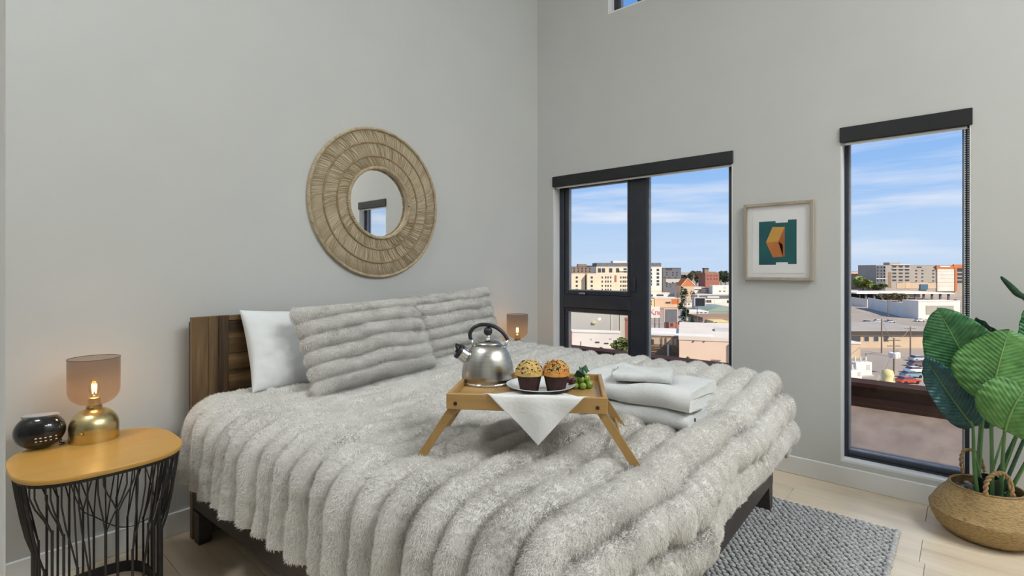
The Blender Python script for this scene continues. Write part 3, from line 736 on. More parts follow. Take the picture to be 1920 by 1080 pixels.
MB().cbox(-TWD, TWD, TD / 2 - .014, TD / 2, RB, RTp, b=.002).build('back_rail', 'bamboo', tray)
for s in (-1, 1): MB().cbox(min(s * TWD, s * (TWD - .014)), max(s * TWD, s * (TWD - .014)), -TD / 2 + .014, TD / 2 - .014, RB + .006, RTp + (.0), b=.002).build('side_rail', 'bamboo', tray)
for k in range(4):
    w_ = (TWD - .014) * 2 / 4; MB().cbox(-TWD + .014 + k * w_ + .0004, -TWD + .014 + (k + 1) * w_ - .0004, -TD / 2 + .014, TD / 2 - .014, FLR - .008, FLR, b=.0008).build('floor_slat', 'bamboo', tray)
for s in (-1, 1):
    for y in (-TD / 2 + .016, TD / 2 - .032):
        mb = MB(); x0, x1 = s * .222, s * .335; h = .013
        d = Vector((x1 - x0, 0, -.172)).normalized(); nrm = Vector((-d.z, 0, d.x))
        top = Vector((x0, 0, .176)); bot = Vector((x1, 0, .002))
        lo_ = [bot - nrm * h, bot + nrm * h]; lo_ = [p + d * ((p.z - .0) / (-d.z)) for p in lo_]
        P = [top - nrm * h, top + nrm * h, lo_[1], lo_[0]]
        mb.prism([(p.x, p.z) for p in P], y, y + .016, axis=1); mb.build('leg', 'bamboo_z', tray)
    MB().lathe([(0, 0), (.006, 0), (.006, .002), (.003, .003), (0, .003)], 16, M=Matrix.Translation((s * .222, -TD / 2, .176)) @ Matrix.Rotation(PI / 2, 4, 'X')).build('bolt', 'bolt_dark', tray)
    MB().tube([(s * .30, -TD / 2 + .032, .05), (s * .30, TD / 2 - .032, .05)], .005, 8).build('cross_bar', 'bamboo', tray)

# kettle
m, t_, b_ = newmat('brushed_steel'); tcx = N(t_, 'ShaderNodeTexCoord'); mpx = N(t_, 'ShaderNodeMapping'); mpx.inputs['Scale'].default_value = (2, 2, 240); t_.links.new(tcx.outputs['Object'], mpx.inputs[0])
nzx = N(t_, 'ShaderNodeTexNoise', i_Scale=1.0); t_.links.new(mpx.outputs[0], nzx.inputs['Vector']); rx_ = ramp(t_, [(.3, (.43, .42, .395)), (.7, (.52, .505, .475))]); t_.links.new(nzx.outputs['Fac'], rx_.inputs[0]); t_.links.new(rx_.outputs[0], b_.inputs['Base Color'])
b_.inputs['Metallic'].default_value = 1; b_.inputs['Roughness'].default_value = .26; b_.inputs['Anisotropic'].default_value = .6
pm('chrome', (.72, .72, .71), (.68, .68, .67), scale=6, rough=.08, metal=1)
pm('handle_black', (.012, .014, .017), (.018, .02, .024), scale=12, rough=.35)
kx, ky = wx(915, 716, TB + FLR); 
kt = thing('kettle', 'brushed steel whistling kettle with black handle on the tray', 'kettle', tw(kx, ky, FLR), YAW - PI / 2)
KR = .096
body = [(0, 0), (KR * .94, 0), (KR * .985, .004), (KR, .010), (KR, .022), (KR * .985, .045), (KR * .94, .070), (KR * .86, .094), (KR * .74, .116), (KR * .60, .133), (KR * .50, .141), (0, .141)]
MB().lathe(body, 56).build('body', 'brushed_steel', kt, auto=60)
MB().lathe([(KR * 1.0, .0), (KR * 1.03, .002), (KR * 1.03, .006), (KR, .010)], 56).build('base_rim', 'chrome', kt, smooth=True)
MB().lathe([(KR * .51, .1405), (KR * .505, .143), (KR * .40, .1505), (KR * .2, .156), (0, .158)], 40).build('lid', 'brushed_steel', kt, smooth=True)
MB().lathe([(.013, .156), (.010, .159), (.007, .164), (.009, .172), (0, .173)], 20).build('knob_stem', 'chrome', kt, smooth=True)
MB().ball((0, 0, .186), .0165, 18, 12).build('lid_knob', 'handle_black', kt, smooth=True)
hpth = smoothpath([(-.064, 0, .158), (-.066, 0, .178), (-.055, 0, .197), (-.030, 0, .2095), (.0, 0, .2095), (.030, 0, .200), (.055, 0, .181), (.072, 0, .155)], 5)
MB().tube(hpth, .0088, 10, flat=.8, ref=(0, 0, 1)).build('handle', 'handle_black', kt, smooth=True)
for x, z, a in ((-.062, .152, .3), (.071, .147, -.7)):
    mb = MB(); mb.tube([(x * .86, 0, z - .028), (x, 0, z + .008)], .006, 8); mb.build('handle_bracket', 'chrome', kt, smooth=True)
sd = Vector((-.80, -.12, .58)).normalized(); sp = Vector((-.068, -.010, .088)); M = Matrix.Translation(sp) @ sd.to_track_quat('Z', 'Y').to_matrix().to_4x4()
MB().lathe([(.029, -.014), (.0275, .008), (.0255, .034), (.0255, .040), (.022, .040), (.022, .0)], 28, M=M).build('spout', 'chrome', kt, auto=40)
mb = MB(); mb.lathe([(0, .038), (.0265, .038), (.027, .046), (.025, .052), (0, .052)], 24, M=M)
mb.prism([(-.012, .046), (.012, .046), (.014, .060), (.006, .056), (-.010, .050)], -.008, .008, axis=1, M=M)
sl_ = sp + sd * .050
mb.tube([sl_ + Vector((-.008, 0, .020)), sl_ + Vector((-.002, 0, .012)), sl_ + Vector((.004, 0, -.002)), sl_ + Vector((-.004, 0, -.016)), sl_ + Vector((-.012, 0, -.024))], [.004, .008, .009, .008, .005], 8)
mb.tube([sl_ + Vector((-.010, 0, .024)), sl_ + Vector((.014, 0, .016)), sl_ + Vector((.030, 0, .006))], [.004, .006, .004], 8)
mb.build('whistle_cap', 'handle_black', kt, auto=50)

# napkin: lies on the tray floor and hangs over the front rail
pm('napkin_cotton', (.80, .80, .79), (.77, .77, .765), scale=6, rough=.9, bump=.12, bscale=90)
nc = (wx(1007, 741, TB + FLR)[0], -TD / 2 + .034); hw = .203; fl_ = nc[1] + TD / 2 - .0; ftip = fl_ + RTp - FLR + .15
S = np.linspace(-.17, ftip, 60); Tn = np.linspace(-1, 1, 41); P = np.zeros((60, 41, 3))
for i, s in enumerate(S):
    w_ = hw * (1 + s / .17) if s < 0 else hw * (1 - s / ftip)
    w_ = max(w_, .0006); dx = .012 * max(s, 0) / ftip
    for j, u in enumerate(Tn):
        rise = fl_ - .02
        if s < rise: y, z = nc[1] - s, FLR + .0015
        elif s < fl_ + .022: k = (s - rise) / .042; y, z = nc[1] - rise - k * .022, FLR + .0015 + (RTp + .0015 - FLR - .0015) * sstep(0, .6, k)
        else: k = s - fl_ - .022; y, z = -TD / 2 - .0045 - .004 * min(k / .02, 1) - .006 * math.sin(9 * u * w_ / hw + 1) * min(k / .06, 1), RTp + .0015 - k
        P[i, j] = (nc[0] + dx + u * w_, y, z + .0008 * math.sin(u * 5 + s * 20))
nk = MB().grid(P).build('napkin', 'napkin_cotton', None, smooth=True, loc=tray.location, rz=TRZ); tag(nk, 'white cloth napkin hanging as a point over the tray front', 'napkin')
md = nk.modifiers.new('thick', 'SOLIDIFY'); md.thickness = .0012; md.offset = 0

# plate and muffins
pm('plate_glaze', (.78, .80, .82), (.76, .78, .80), scale=5, rough=.12, coat=.3)
px_, py_ = wx(1014, 727, TB + FLR + .004); PZ = FLR + .004
pl_ = MB().lathe([(0, 0), (.070, 0), (.074, .002), (.095, .008), (.119, .0135), (.120, .0150), (.117, .0155), (.094, .0105), (.074, .0050), (0, .0040)], 64).build('plate', 'plate_glaze', None, auto=60)
pl_.location = tw(px_, py_, PZ); tag(pl_, 'round white plate holding the two muffins on the napkin', 'plate')
pm('muffin_cup', (.050, .016, .014), (.032, .010, .010), scale=18, rough=.7)
pm('cake_yellow', (.62, .38, .09), (.68, .50, .20), scale=40, rough=.8, bump=.5, bscale=90)
pm('cake_orange', (.60, .20, .025), (.66, .33, .07), scale=40, rough=.8, bump=.5, bscale=90)
for nm, c in (('crumb_gold', (.66, .45, .12)), ('crumb_pale', (.72, .60, .34)), ('crumb_dark', (.018, .012, .012)), ('crumb_red', (.42, .085, .03))): pm(nm, c, tuple(v * .8 for v in c), scale=60, rough=.7)
def muffin(label, px, py, cake, seed):
    t = thing('muffin', label, 'muffin', (0, 0, 0)); x, y = wx(px, py, TB + PZ + .004); t.location = tw(x, y + .028, PZ + .0042)
    MB().lathe([(0, 0), (.0285, 0), (.029, .001), (.041, .058), (.0415, .0595), (.039, .0585), (0, .057)], 96, mod=lambda th, j: 1 + (.035 if j in (2, 3, 4) else 0) * math.cos(th * 24)).build('paper_cup', 'muffin_cup', t, auto=70)
    g = np.random.default_rng(seed); u = np.linspace(0, 2 * PI, 48, endpoint=False); v = np.linspace(0, 1, 16); mb = MB(); vs = []
    for j, vv in enumerate(v):
        a = vv * PI * .5
        for k, th in enumerate(u):
            r = .0455 * math.cos(a) ** .75 if vv < 1 else 0; z = .055 + .046 * math.sin(a) ** 1.1
            d = 1 + .05 * float(vnoise(math.cos(th) * 2 + 5, math.sin(th) * 2 + vv * 4, seed)) + .03 * float(vnoise(math.cos(th) * 6 + 5, math.sin(th) * 6 + vv * 9, seed + 1))
            vs.append((r * d * math.cos(th), r * d * math.sin(th), .055 + (z - .055) * d))
    mb.add(vs, [(j * 48 + k, j * 48 + (k + 1) % 48, (j + 1) * 48 + (k + 1) % 48, (j + 1) * 48 + k) for j in range(15) for k in range(48)])
    mb.add([(.040 * math.cos(a), .040 * math.sin(a), .055) for a in u], [tuple(range(48))])
    mb.build('cake', cake, t, smooth=True)
    for nm, cnt, sz in (('crumb_gold', 120, .0030), ('crumb_pale', 110, .0028), ('crumb_dark', 46, .0036), ('crumb_red', 46, .0030)):
        mb = MB()
        for k in range(cnt):
            a = math.asin(g.uniform(.25, 1)) ; th = g.uniform(0, 2 * PI); r = .0455 * math.cos(a) ** .75; z = .055 + .046 * math.sin(a) ** 1.1
            mb.ball((r * math.cos(th), r * math.sin(th), z + .001), sz * g.uniform(.6, 1.3), 5, 4, sc=(g.uniform(.6, 1.2), g.uniform(.6, 1.2), .8))
        mb.build('crumb_topping', nm, t, smooth=True)['kind'] = 'stuff'
muffin('yellow crumb topped muffin in a brown paper cup, next to the kettle', 991, 737, 'cake_yellow', 5)
muffin('orange crumb topped muffin in a brown paper cup, next to the grapes', 1042, 737, 'cake_orange', 15)

# grapes
pm('grape_green', (.25, .36, .055), (.19, .30, .04), scale=10, rough=.22, coat=.3)
pm('grape_red', (.09, .012, .018), (.06, .008, .012), scale=10, rough=.22, coat=.3)
pm('vine_leaf', (.028, .085, .045), (.018, .06, .035), scale=25, rough=.5, bump=.3)
gp = thing('grape_bunch', 'bunch of green grapes with dark leaves in the tray corner', 'grapes', (0, 0, 0)); gx, gy = wx(1092, 728, TB + FLR); gp.location = tw(gx, gy, FLR)
gg = random.Random(4)
for (x, y, z, r, c) in [(.012, -.020, .013, .0135, 0), (-.014, -.012, .012, .012, 0), (.027, .006, .013, .013, 0), (.000, .010, .013, .0125, 0), (-.026, .012, .012, .012, 0), (.014, -.006, .033, .0135, 0), (-.006, .002, .032, .012, 0), (.022, .016, .034, .0125, 0), (-.020, .020, .030, .012, 0), (.006, .022, .033, .012, 0), (.014, .008, .049, .011, 0), (-.036, .022, .012, .011, 1), (-.040, .030, .030, .010, 1), (-.034, .016, .030, .010, 1)]:
    MB().ball((x, y, z), r, 14, 10, sc=(1, 1, 1.06)).build('grape', 'grape_red' if c else 'grape_green', gp, smooth=True)
for (x, y, z, ang, tilt, s) in [(-.012, -.010, .044, 2.6, .9, .026), (.004, -.004, .052, 1.3, .7, .028), (-.022, .004, .050, 3.6, .8, .024), (.022, .006, .056, .2, .9, .022)]:
    out_ = [(0, 0)]
    star = [(0, 0), (.35, .55), (.2, .9), (.62, .75), (1.0, 1.0)]
    pts = [(0, 0), (-.25, .55), (.12, .50), (.30, .85), (.55, .48), (1.15, 0), (.55, -.48), (.30, -.85), (.12, -.50), (-.25, -.55)]
    M = Matrix.Translation((x, y, z)) @ Matrix.Rotation(ang, 4, 'Z') @ Matrix.Rotation(-tilt, 4, 'Y') @ Matrix.Rotation(.5, 4, 'X')
    mb = MB(); vs = [M @ Vector((a * s, b * s, -.25 * abs(b) * s)) for a, b in pts] + [M @ Vector((.3 * s, 0, .12 * s))]
    mb.add(vs, [(i, (i + 1) % 10, 10) for i in range(10)]); o = mb.build('leaf', 'vine_leaf', gp); md = o.modifiers.new('thick', 'SOLIDIFY'); md.thickness = .0012
MB().tube([(0, .004, .03), (-.004, 0, .055), (-.002, -.004, .066)], .002, 6).build('stem', 'vine_leaf', gp)

# ---------------------------------------------------------------- towels at the foot of the bed
pm('terry', (.70, .71, .71), (.67, .68, .685), scale=14, rough=.95, bump=.35, bscale=260, spec=.1)
def folded(name, label, loc, rz, wx_, ly, layers, th, seed, sag=.01, amp=.006, mat='terry', cup=0):
    """a cloth folded back and forth: snake cross-section in xz swept along y"""
    r = th / 2; path = []
    for i in range(layers):
        z = th * .5 + i * th * 1.02; xs = (wx_, 0) if i % 2 == 0 else (0, wx_)
        for k in range(13): path.append((xs[0] + (xs[1] - xs[0]) * k / 12, z))
        if i < layers - 1:
            s = -1 if i % 2 == 0 else 1; zc = z + th * .52
            for k in range(1, 6):
                a = -PI / 2 + PI * k / 6; path.append((xs[1] + s * th * .62 * math.cos(a), zc + th * .52 * math.sin(a)))
    pth = [Vector((a, 0, b)) for a, b in path]; n = len(pth); L_, R2 = [], []
    for i, p in enumerate(pth):
        t = (pth[min(i + 1, n - 1)] - pth[max(i - 1, 0)]).normalized(); nr = Vector((-t.z, 0, t.x)); L_.append(p + nr * r * .97); R2.append(p - nr * r * .97)
    a_end = [pth[-1] + (pth[-1] - pth[-2]).normalized() * r * .7]; a_st = [pth[0] - (pth[1] - pth[0]).normalized() * r * .7]
    loop = L_ + a_end + R2[::-1] + a_st; m_ = len(loop); ny = 25; V = []
    for j in range(ny):
        y = ly * j / (ny - 1)
        for p in loop:
            e = .35 * th * (max(0, abs(j - 12) - 10) / 2) ** 2
            zz = p.z * (1 - .10 * (max(0, abs(j - 12) - 10) / 2)); u_, v_ = p.x / wx_, y / ly
            dz = amp * float(vnoise(u_ * 2.2 + seed, v_ * 3, seed)) * min(1, p.z / th) + cup * ((2 * v_ - 1) ** 2) * p.z / (layers * th)
            V.append((p.x + amp * .8 * float(vnoise(v_ * 4 + seed, p.z * 20, seed + 2)), y + amp * float(vnoise(u_ * 4, p.z * 30 + seed, seed + 4)), max(zz + dz, .0005)))
    mb = MB(); mb.add(V, [(j * m_ + k, j * m_ + (k + 1) % m_, (j + 1) * m_ + (k + 1) % m_, (j + 1) * m_ + k) for j in range(ny - 1) for k in range(m_)] + [tuple(range(m_)), tuple(range((ny - 1) * m_, ny * m_))])
    o = mb.build(name, mat, None, auto=70); o.location = loc; o.rotation_euler = (0, 0, rz); return tag(o, label, 'towel')
t1 = folded('bath_towel', 'thick white folded bath towel at the bottom of the pile', (-1.79, -2.150, .700), math.radians(8), .27, .43, 2, .033, 3, amp=.009)
b1 = MB(); b1.lathe([(0, 0), (.0075, 0), (.0075, .002), (.004, .003), (0, .002)], 16); bo = b1.build('snap_button', 'bolt_dark', t1); bo.location = (.045, -.003, .034); bo.rotation_euler = (PI / 2, 0, 0)
folded('bath_towel', 'plump white folded towel in the middle of the pile', (-1.785, -2.165, .772), math.radians(6), .28, .45, 2, .036, 13, amp=.015, cup=.018)
folded('washcloth', 'small white folded washcloth on top of the towel pile', (-1.735, -2.050, .852), math.radians(22), .19, .22, 2, .014, 23, amp=.007, cup=.014)
# ---------------------------------------------------------------- woven rug
pm('wool_grey', (.60, .595, .59), (.36, .36, .365), scale=60, rough=.95, bump=.4, bscale=300, spec=.05, lo=.3, hi=.7)
pm('wool_under', (.10, .10, .105), (.08, .08, .085), scale=30, rough=.95)
RX0, RX1, RY0, RY1 = -2.45, -.482, -2.672, -1.15
rug = tag(MB().box(RX0 + .01, RX1 - .01, RY0 + .01, RY1 - .01, .001, .008).build('rug', 'wool_under'), 'chunky grey woven wool rug under the foot of the bed', 'rug')
rp, lp_ = .0215, .030
mb = MB(); r_ = 0; x = RX1 - .012
while x > RX0:
    y = RY0 + .03 + (lp_ / 2 if r_ % 2 else 0)
    while y < RY1:
        jx, jy, jz = random.uniform(-.002, .002), random.uniform(-.003, .003), random.uniform(-.0015, .0015)
        if x > -2.2 or y < -2.2:
            ca = .38 * (1 if r_ % 2 else -1); M = Matrix.Rotation(ca, 3, 'Z')
            mb.ball((x + jx, y + jy, .0085 + jz), .0135, 6, 4, sc=(.72, 1.30, .62), M=M)
        y += lp_
    x -= rp; r_ += 1
mb.build('wool_loops', 'wool_grey', rug, smooth=True)['kind'] = 'stuff'
mb = MB()
for k in range(int((RX1 - RX0) / .032)): mb.ball((RX1 - .016 - k * .032, RY0 + .014 + random.uniform(-.002, .002), .010), .017, 7, 5, sc=(1.05, .85, .65), M=Matrix.Rotation(.4, 3, 'Z'))
mb.build('border_braid', 'wool_grey', rug, smooth=True)['kind'] = 'stuff'

# ---------------------------------------------------------------- potted plant in the corner by the tall window
m, t_, b_ = newmat('seagrass')
tcx = N(t_, 'ShaderNodeTexCoord'); mpx = N(t_, 'ShaderNodeMapping'); mpx.inputs['Scale'].default_value = (1, 1, 3.0); t_.links.new(tcx.outputs['Object'], mpx.inputs[0])
vz = N(t_, 'ShaderNodeTexVoronoi', i_Scale=62.0); t_.links.new(mpx.outputs[0], vz.inputs['Vector'])
rx_ = ramp(t_, [(0, (.44, .305, .145)), (.5, (.36, .24, .10)), (1, (.22, .135, .05))]); t_.links.new(vz.outputs['Distance'], rx_.inputs[0]); t_.links.new(rx_.outputs[0], b_.inputs['Base Color'])
bpx = N(t_, 'ShaderNodeBump', i_Strength=.8, i_Distance=.004, invert=True); t_.links.new(vz.outputs['Distance'], bpx.inputs['Height']); t_.links.new(bpx.outputs[0], b_.inputs['Normal']); b_.inputs['Roughness'].default_value = .75
pm('rope', (.36, .235, .105), (.25, .155, .065), scale=80, rough=.85, bump=.3)
pm('soil_stone', (.30, .29, .285), (.10, .095, .09), scale=45, rough=.9)
def leafmat(name, c1, c2):
    m, t, b = newmat(name); a = N(t, 'ShaderNodeAttribute', attribute_name='vein')
    sn = N(t, 'ShaderNodeMath', operation='SINE'); t.links.new(a.outputs['Fac'], sn.inputs[0])
    n1 = N(t, 'ShaderNodeTexNoise', i_Scale=9.0); md = N(t, 'ShaderNodeMath', operation='MULTIPLY_ADD'); t.links.new(sn.outputs[0], md.inputs[0]); md.inputs[1].default_value = .09; t.links.new(n1.outputs['Fac'], md.inputs[2])
    r = ramp(t, [(.3, c1), (.7, c2)]); t.links.new(md.outputs[0], r.inputs[0]); t.links.new(r.outputs[0], b.inputs['Base Color'])
    bp = N(t, 'ShaderNodeBump', i_Strength=.35, i_Distance=.004); t.links.new(sn.outputs[0], bp.inputs['Height']); t.links.new(bp.outputs[0], b.inputs['Normal'])
    b.inputs['Roughness'].default_value = .42; b.inputs['Specular IOR Level'].default_value = .4
leafmat('leaf_green', (.018, .105, .040), (.065, .215, .075)); leafmat('leaf_light', (.055, .17, .038), (.12, .28, .075)); leafmat('leaf_dark', (.006, .040, .045), (.014, .075, .080)); leafmat('leaf_deep', (.006, .032, .018), (.02, .075, .035))
pm('midrib_green', (.20, .36, .10), (.15, .29, .08), scale=20, rough=.5); pm('stem_green', (.085, .20, .055), (.06, .15, .045), scale=15, rough=.45)
pm('stem_dark', (.02, .075, .05), (.03, .09, .05), scale=15, rough=.45)
PC = Vector((-.245, -2.985, 0))
plant = thing('potted_plant', 'broad leaved banana-like plant in a round seagrass basket by the tall window', 'plant', PC)
bk = MB().lathe([(0, 0), (.125, 0), (.150, .010), (.190, .045), (.212, .085), (.220, .118), (.222, .124), (.214, .131), (.205, .150), (.180, .190), (.152, .222), (.140, .240), (.138, .246), (.132, .244), (.146, .215), (.165, .185), (.16, .17), (0, .17)], 64, mod=lambda th, j: 1 + .012 * math.sin(3 * th + j)).build('basket', 'seagrass', plant, auto=60)
mb = MB(); ring = [(.137 * math.cos(2 * PI * k / 64), .137 * math.sin(2 * PI * k / 64), .245) for k in range(64)]; mb.tube(ring, .005, 6, closed=True); mb.build('rim', 'rope', bk, smooth=True)
def twist(path, r, n=26):
    P = smoothpath(path, 10); mb = MB()
    for ph in (0, PI):
        q = []
        for i, p in enumerate(P):
            t = (P[min(i + 1, len(P) - 1)] - P[max(i - 1, 0)]).normalized(); a = t.cross(Vector((.3, .2, 1))).normalized(); b = t.cross(a); w_ = ph + i * .75
            q.append(p + (a * math.cos(w_) + b * math.sin(w_)) * r * .7)
        mb.tube(q, r * .8, 6)
    return mb
def loc_(px, py, d): return at(px, py, d=d) - PC
twist([loc_(1848, 930, 2.36), loc_(1850, 905, 2.37), loc_(1862, 890, 2.38), loc_(1880, 888, 2.39), loc_(1893, 902, 2.39), loc_(1899, 930, 2.37)], .0075).build('rope_handle', 'rope', bk, smooth=True)
twist([loc_(1806, 890, 2.63), loc_(1802, 862, 2.65), loc_(1808, 845, 2.66), loc_(1825, 845, 2.66), loc_(1838, 858, 2.66), loc_(1846, 885, 2.66)], .006).build('rope_handle', 'rope', bk, smooth=True)
mb = MB(); gq = random.Random(8)
for k in range(230):
    a, r = gq.uniform(0, 2 * PI), .150 * math.sqrt(gq.random()); mb.ball((r * math.cos(a), r * math.sin(a), .196 + gq.uniform(-.004, .010)), gq.uniform(.007, .014), 6, 4, sc=(1.2, .9, .7), M=Matrix.Rotation(gq.uniform(0, 3), 3, 'Z'))
mb.lathe([(0, .170), (.168, .170), (.150, .196), (0, .197)], 32)
mb.build('gravel', 'soil_stone', plant, smooth=True)['kind'] = 'stuff'
MB().lathe([(0, .17), (.042, .17), (.048, .29), (.044, .29), (.04, .20), (0, .20)], 24, M=Matrix.Translation((.01, .0, 0))).build('nursery_pot', 'rod_black', plant, auto=40)
def leaf(base, tip, width, mat, bend=.03, fold=.25, roll=0, face=None, stem=None, stemr=.007, wmode=.75, ribm='midrib_green', curl=0, smat='stem_green', skew=0, rip=.004):
    """one leaf: base/tip in plant coordinates, blade turned to 'face' (default towards the room)"""
    base, tip = Vector(base), Vector(tip); ax = tip - base; L = ax.length; a = ax / L
    fc = Vector(face) if face is not None else (CAM - PC - (base + tip) / 2); fc = (fc - a * fc.dot(a)).normalized()
    fc = Matrix.Rotation(roll, 3, a) @ fc; sd = a.cross(fc)
    nu_, nv_ = 46, 25; P = np.zeros((nu_, nv_, 3)); vein = np.zeros((nu_, nv_)); rib = []
    for i in range(nu_):
        t = i / (nu_ - 1); w_ = width * (math.sin(PI * min(1, (.02 + .98 * t) ** wmode))) ** .62 if t < 1 else 0
        c0 = base + a * (L * t) + fc * (bend * math.sin(PI * t) - curl * t * t) + sd * (skew * math.sin(PI * t))
        rib.append(c0 + fc * .002)
        for j in range(nv_):
            s = 2 * j / (nv_ - 1) - 1
            off = fold * abs(s) * w_ * (1 - .5 * abs(s)) + rip * math.sin(t * 55 + abs(s) * 4 + s) * abs(s) + .010 * math.sin(t * 9 + s * 2) * abs(s)
            P[i, j] = c0 + sd * (s * w_) + fc * off - a * (abs(s) * w_ * .12 * 0); vein[i, j] = t * L * 330 - abs(s) * w_ * 240
    mb = MB().grid(P); me = bpy.data.meshes.new('leaf'); me.from_pydata(mb.v, [], mb.f); me.update(); me.polygons.foreach_set('use_smooth', [True] * len(me.polygons))
    at_ = me.attributes.new('vein', 'FLOAT', 'POINT'); at_.data.foreach_set('value', vein.ravel().astype(np.float32)); me.materials.append(MATS[mat])
    o = link('leaf', me, plant); md_ = o.modifiers.new('thick', 'SOLIDIFY'); md_.thickness = .0012; md_.offset = 0
    MB().tube(rib, [.0055 * (1 - .85 * k / (nu_ - 1)) for k in range(nu_)], 6).build('midrib', ribm, o, smooth=True)
    if stem is not None:
        st = [Vector(stem), Vector(stem) * .45 + base * .55 - a * .02, base - a * .0]; st = smoothpath([Vector(stem), Vector(stem).lerp(base, .5) + Vector((0, 0, .0)) - fc * .008, base, base + a * L * .08], 8)
        MB().tube(st, [stemr * (1.25 - .6 * k / (len(st) - 1)) for k in range(len(st))], 8, ref=(1, 0, 0)).build('stem', smat, plant, smooth=True)
S0 = lambda x, y: Vector((x, y, .19))
leaf(loc_(1846, 742, 2.55), loc_(1757, 578, 2.56), .150, 'leaf_green', bend=.02, fold=.12, stem=S0(-.02, .03), wmode=.92, roll=.10)
leaf(loc_(1858, 752, 2.36), loc_(1893, 618, 2.40), .168, 'leaf_light', bend=.03, fold=-.22, stem=S0(-.05, -.02), wmode=.80, roll=-.15)
leaf(loc_(1824, 800, 2.50), loc_(1733, 668, 2.50), .085, 'leaf_dark', bend=-.02, fold=.35, stem=S0(-.06, .03), ribm='stem_green', roll=.35, wmode=.72, smat='stem_green')
leaf(loc_(1985, 672, 2.40), loc_(1828, 598, 2.54), .085, 'leaf_deep', bend=.03, fold=.35, stem=S0(.06, -.05), ribm='stem_dark', roll=-1.12, smat='stem_dark')
leaf(loc_(1884, 808, 2.33), loc_(1958, 700, 2.30), .135, 'leaf_light', bend=.05, fold=.15, stem=S0(-.02, -.05), roll=.15, wmode=.62, skew=-.03)
leaf(loc_(1945, 720, 2.46), loc_(1935, 560, 2.46), .075, 'leaf_green', bend=.03, fold=.2, stem=S0(.05, -.03), roll=.3)
leaf(loc_(1838, 800, 2.62), loc_(1880, 700, 2.60), .07, 'leaf_dark', bend=.0, fold=.2, stem=S0(.02, .04), ribm='stem_green', roll=-.2)
leaf(loc_(1975, 770, 2.36), loc_(1990, 610, 2.33), .12, 'leaf_green', bend=.03, fold=.2, stem=S0(.04, -.07), roll=-.3)
# rolled young leaf
sp_ = smoothpath([S0(.03, .0), loc_(1945, 720, 2.48), loc_(1932, 580, 2.48), loc_(1905, 548, 2.48), loc_(1877, 519, 2.48)], 8)
MB().tube(sp_, [.007] * (len(sp_) - 17) + [.007 + .010 * math.sin(PI * k / 17) - .0045 * (k / 17) for k in range(17)], 8).build('young_leaf', 'leaf_deep', plant, smooth=True)
for (px, py, d) in ((1886, 800, 2.5), (1830, 860, 2.5)):
    MB().tube([S0(gq.uniform(-.02, .05), gq.uniform(-.04, .03)), loc_(px, py, d)], [.007, .003], 7, ref=(1, 0, 0)).build('stem', 'stem_green', plant, smooth=True)
# ---------------------------------------------------------------- the city outside, 24 m below eye level
GZ = CAM.z - 24.0
def cmat(n, c, k=.9, s=.15, **kw): pm(n, c, tuple(v * k for v in c), scale=s, rough=.85, spec=.15, **kw)
cmat('tarmac', (.46, .375, .29), .82, .05, detail=8); cmat('street_grey', (.42, .35, .275), .86, .08, detail=6); cmat('lot_grey', (.37, .315, .255), .85, .1, detail=6); cmat('curb_pale', (.56, .47, .37), .9)
cmat('c_cream', (.80, .66, .47)); cmat('c_white', (.82, .765, .67)); cmat('c_pale', (.76, .70, .60)); cmat('c_brown', (.33, .235, .165), .75, .6); cmat('c_slate', (.17, .175, .19), .8, .5); cmat('c_brick', (.40, .16, .115), .85, .6)
cmat('c_pink', (.82, .61, .45), .95); cmat('c_greywall', (.54, .515, .45), .96, .08); cmat('c_tan', (.62, .47, .32)); cmat('c_orange', (.62, .20, .07)); cmat('c_hotel', (.42, .37, .31), .92); cmat('c_peach', (.72, .50, .33)); cmat('c_wood', (.34, .235, .145), .7, .8)
cmat('c_roofgrey', (.44, .39, .33)); cmat('c_roofpale', (.76, .665, .54), .92); cmat('c_roofdark', (.085, .075, .07)); cmat('c_roofgreen', (.30, .36, .295)); cmat('c_roofrust', (.36, .24, .165)); cmat('c_blue', (.09, .17, .24)); cmat('c_metal', (.55, .53, .50)); cmat('c_pole', (.24, .19, .145), .7, 2); cmat('c_signblack', (.025, .028, .036)); cmat('c_yellow', (.72, .62, .30))
pm('c_window', (.045, .05, .058), (.07, .075, .08), scale=.6, rough=.25); pm('c_signpink', (.66, .17, .22), (.6, .15, .2), scale=1, rough=.6)
for n, a, b in (('tree_dark', (.030, .055, .022), (.075, .105, .04)), ('tree_mid', (.10, .135, .035), (.21, .24, .07)), ('tree_bright', (.17, .22, .04), (.30, .33, .08)), ('tree_brown', (.13, .11, .05), (.20, .17, .08))): pm(n, a, b, scale=2.5, rough=.8)
struct(MB().box(-200, 4000, -2500, 3000, GZ - .5, GZ), 'ground', 'tarmac')

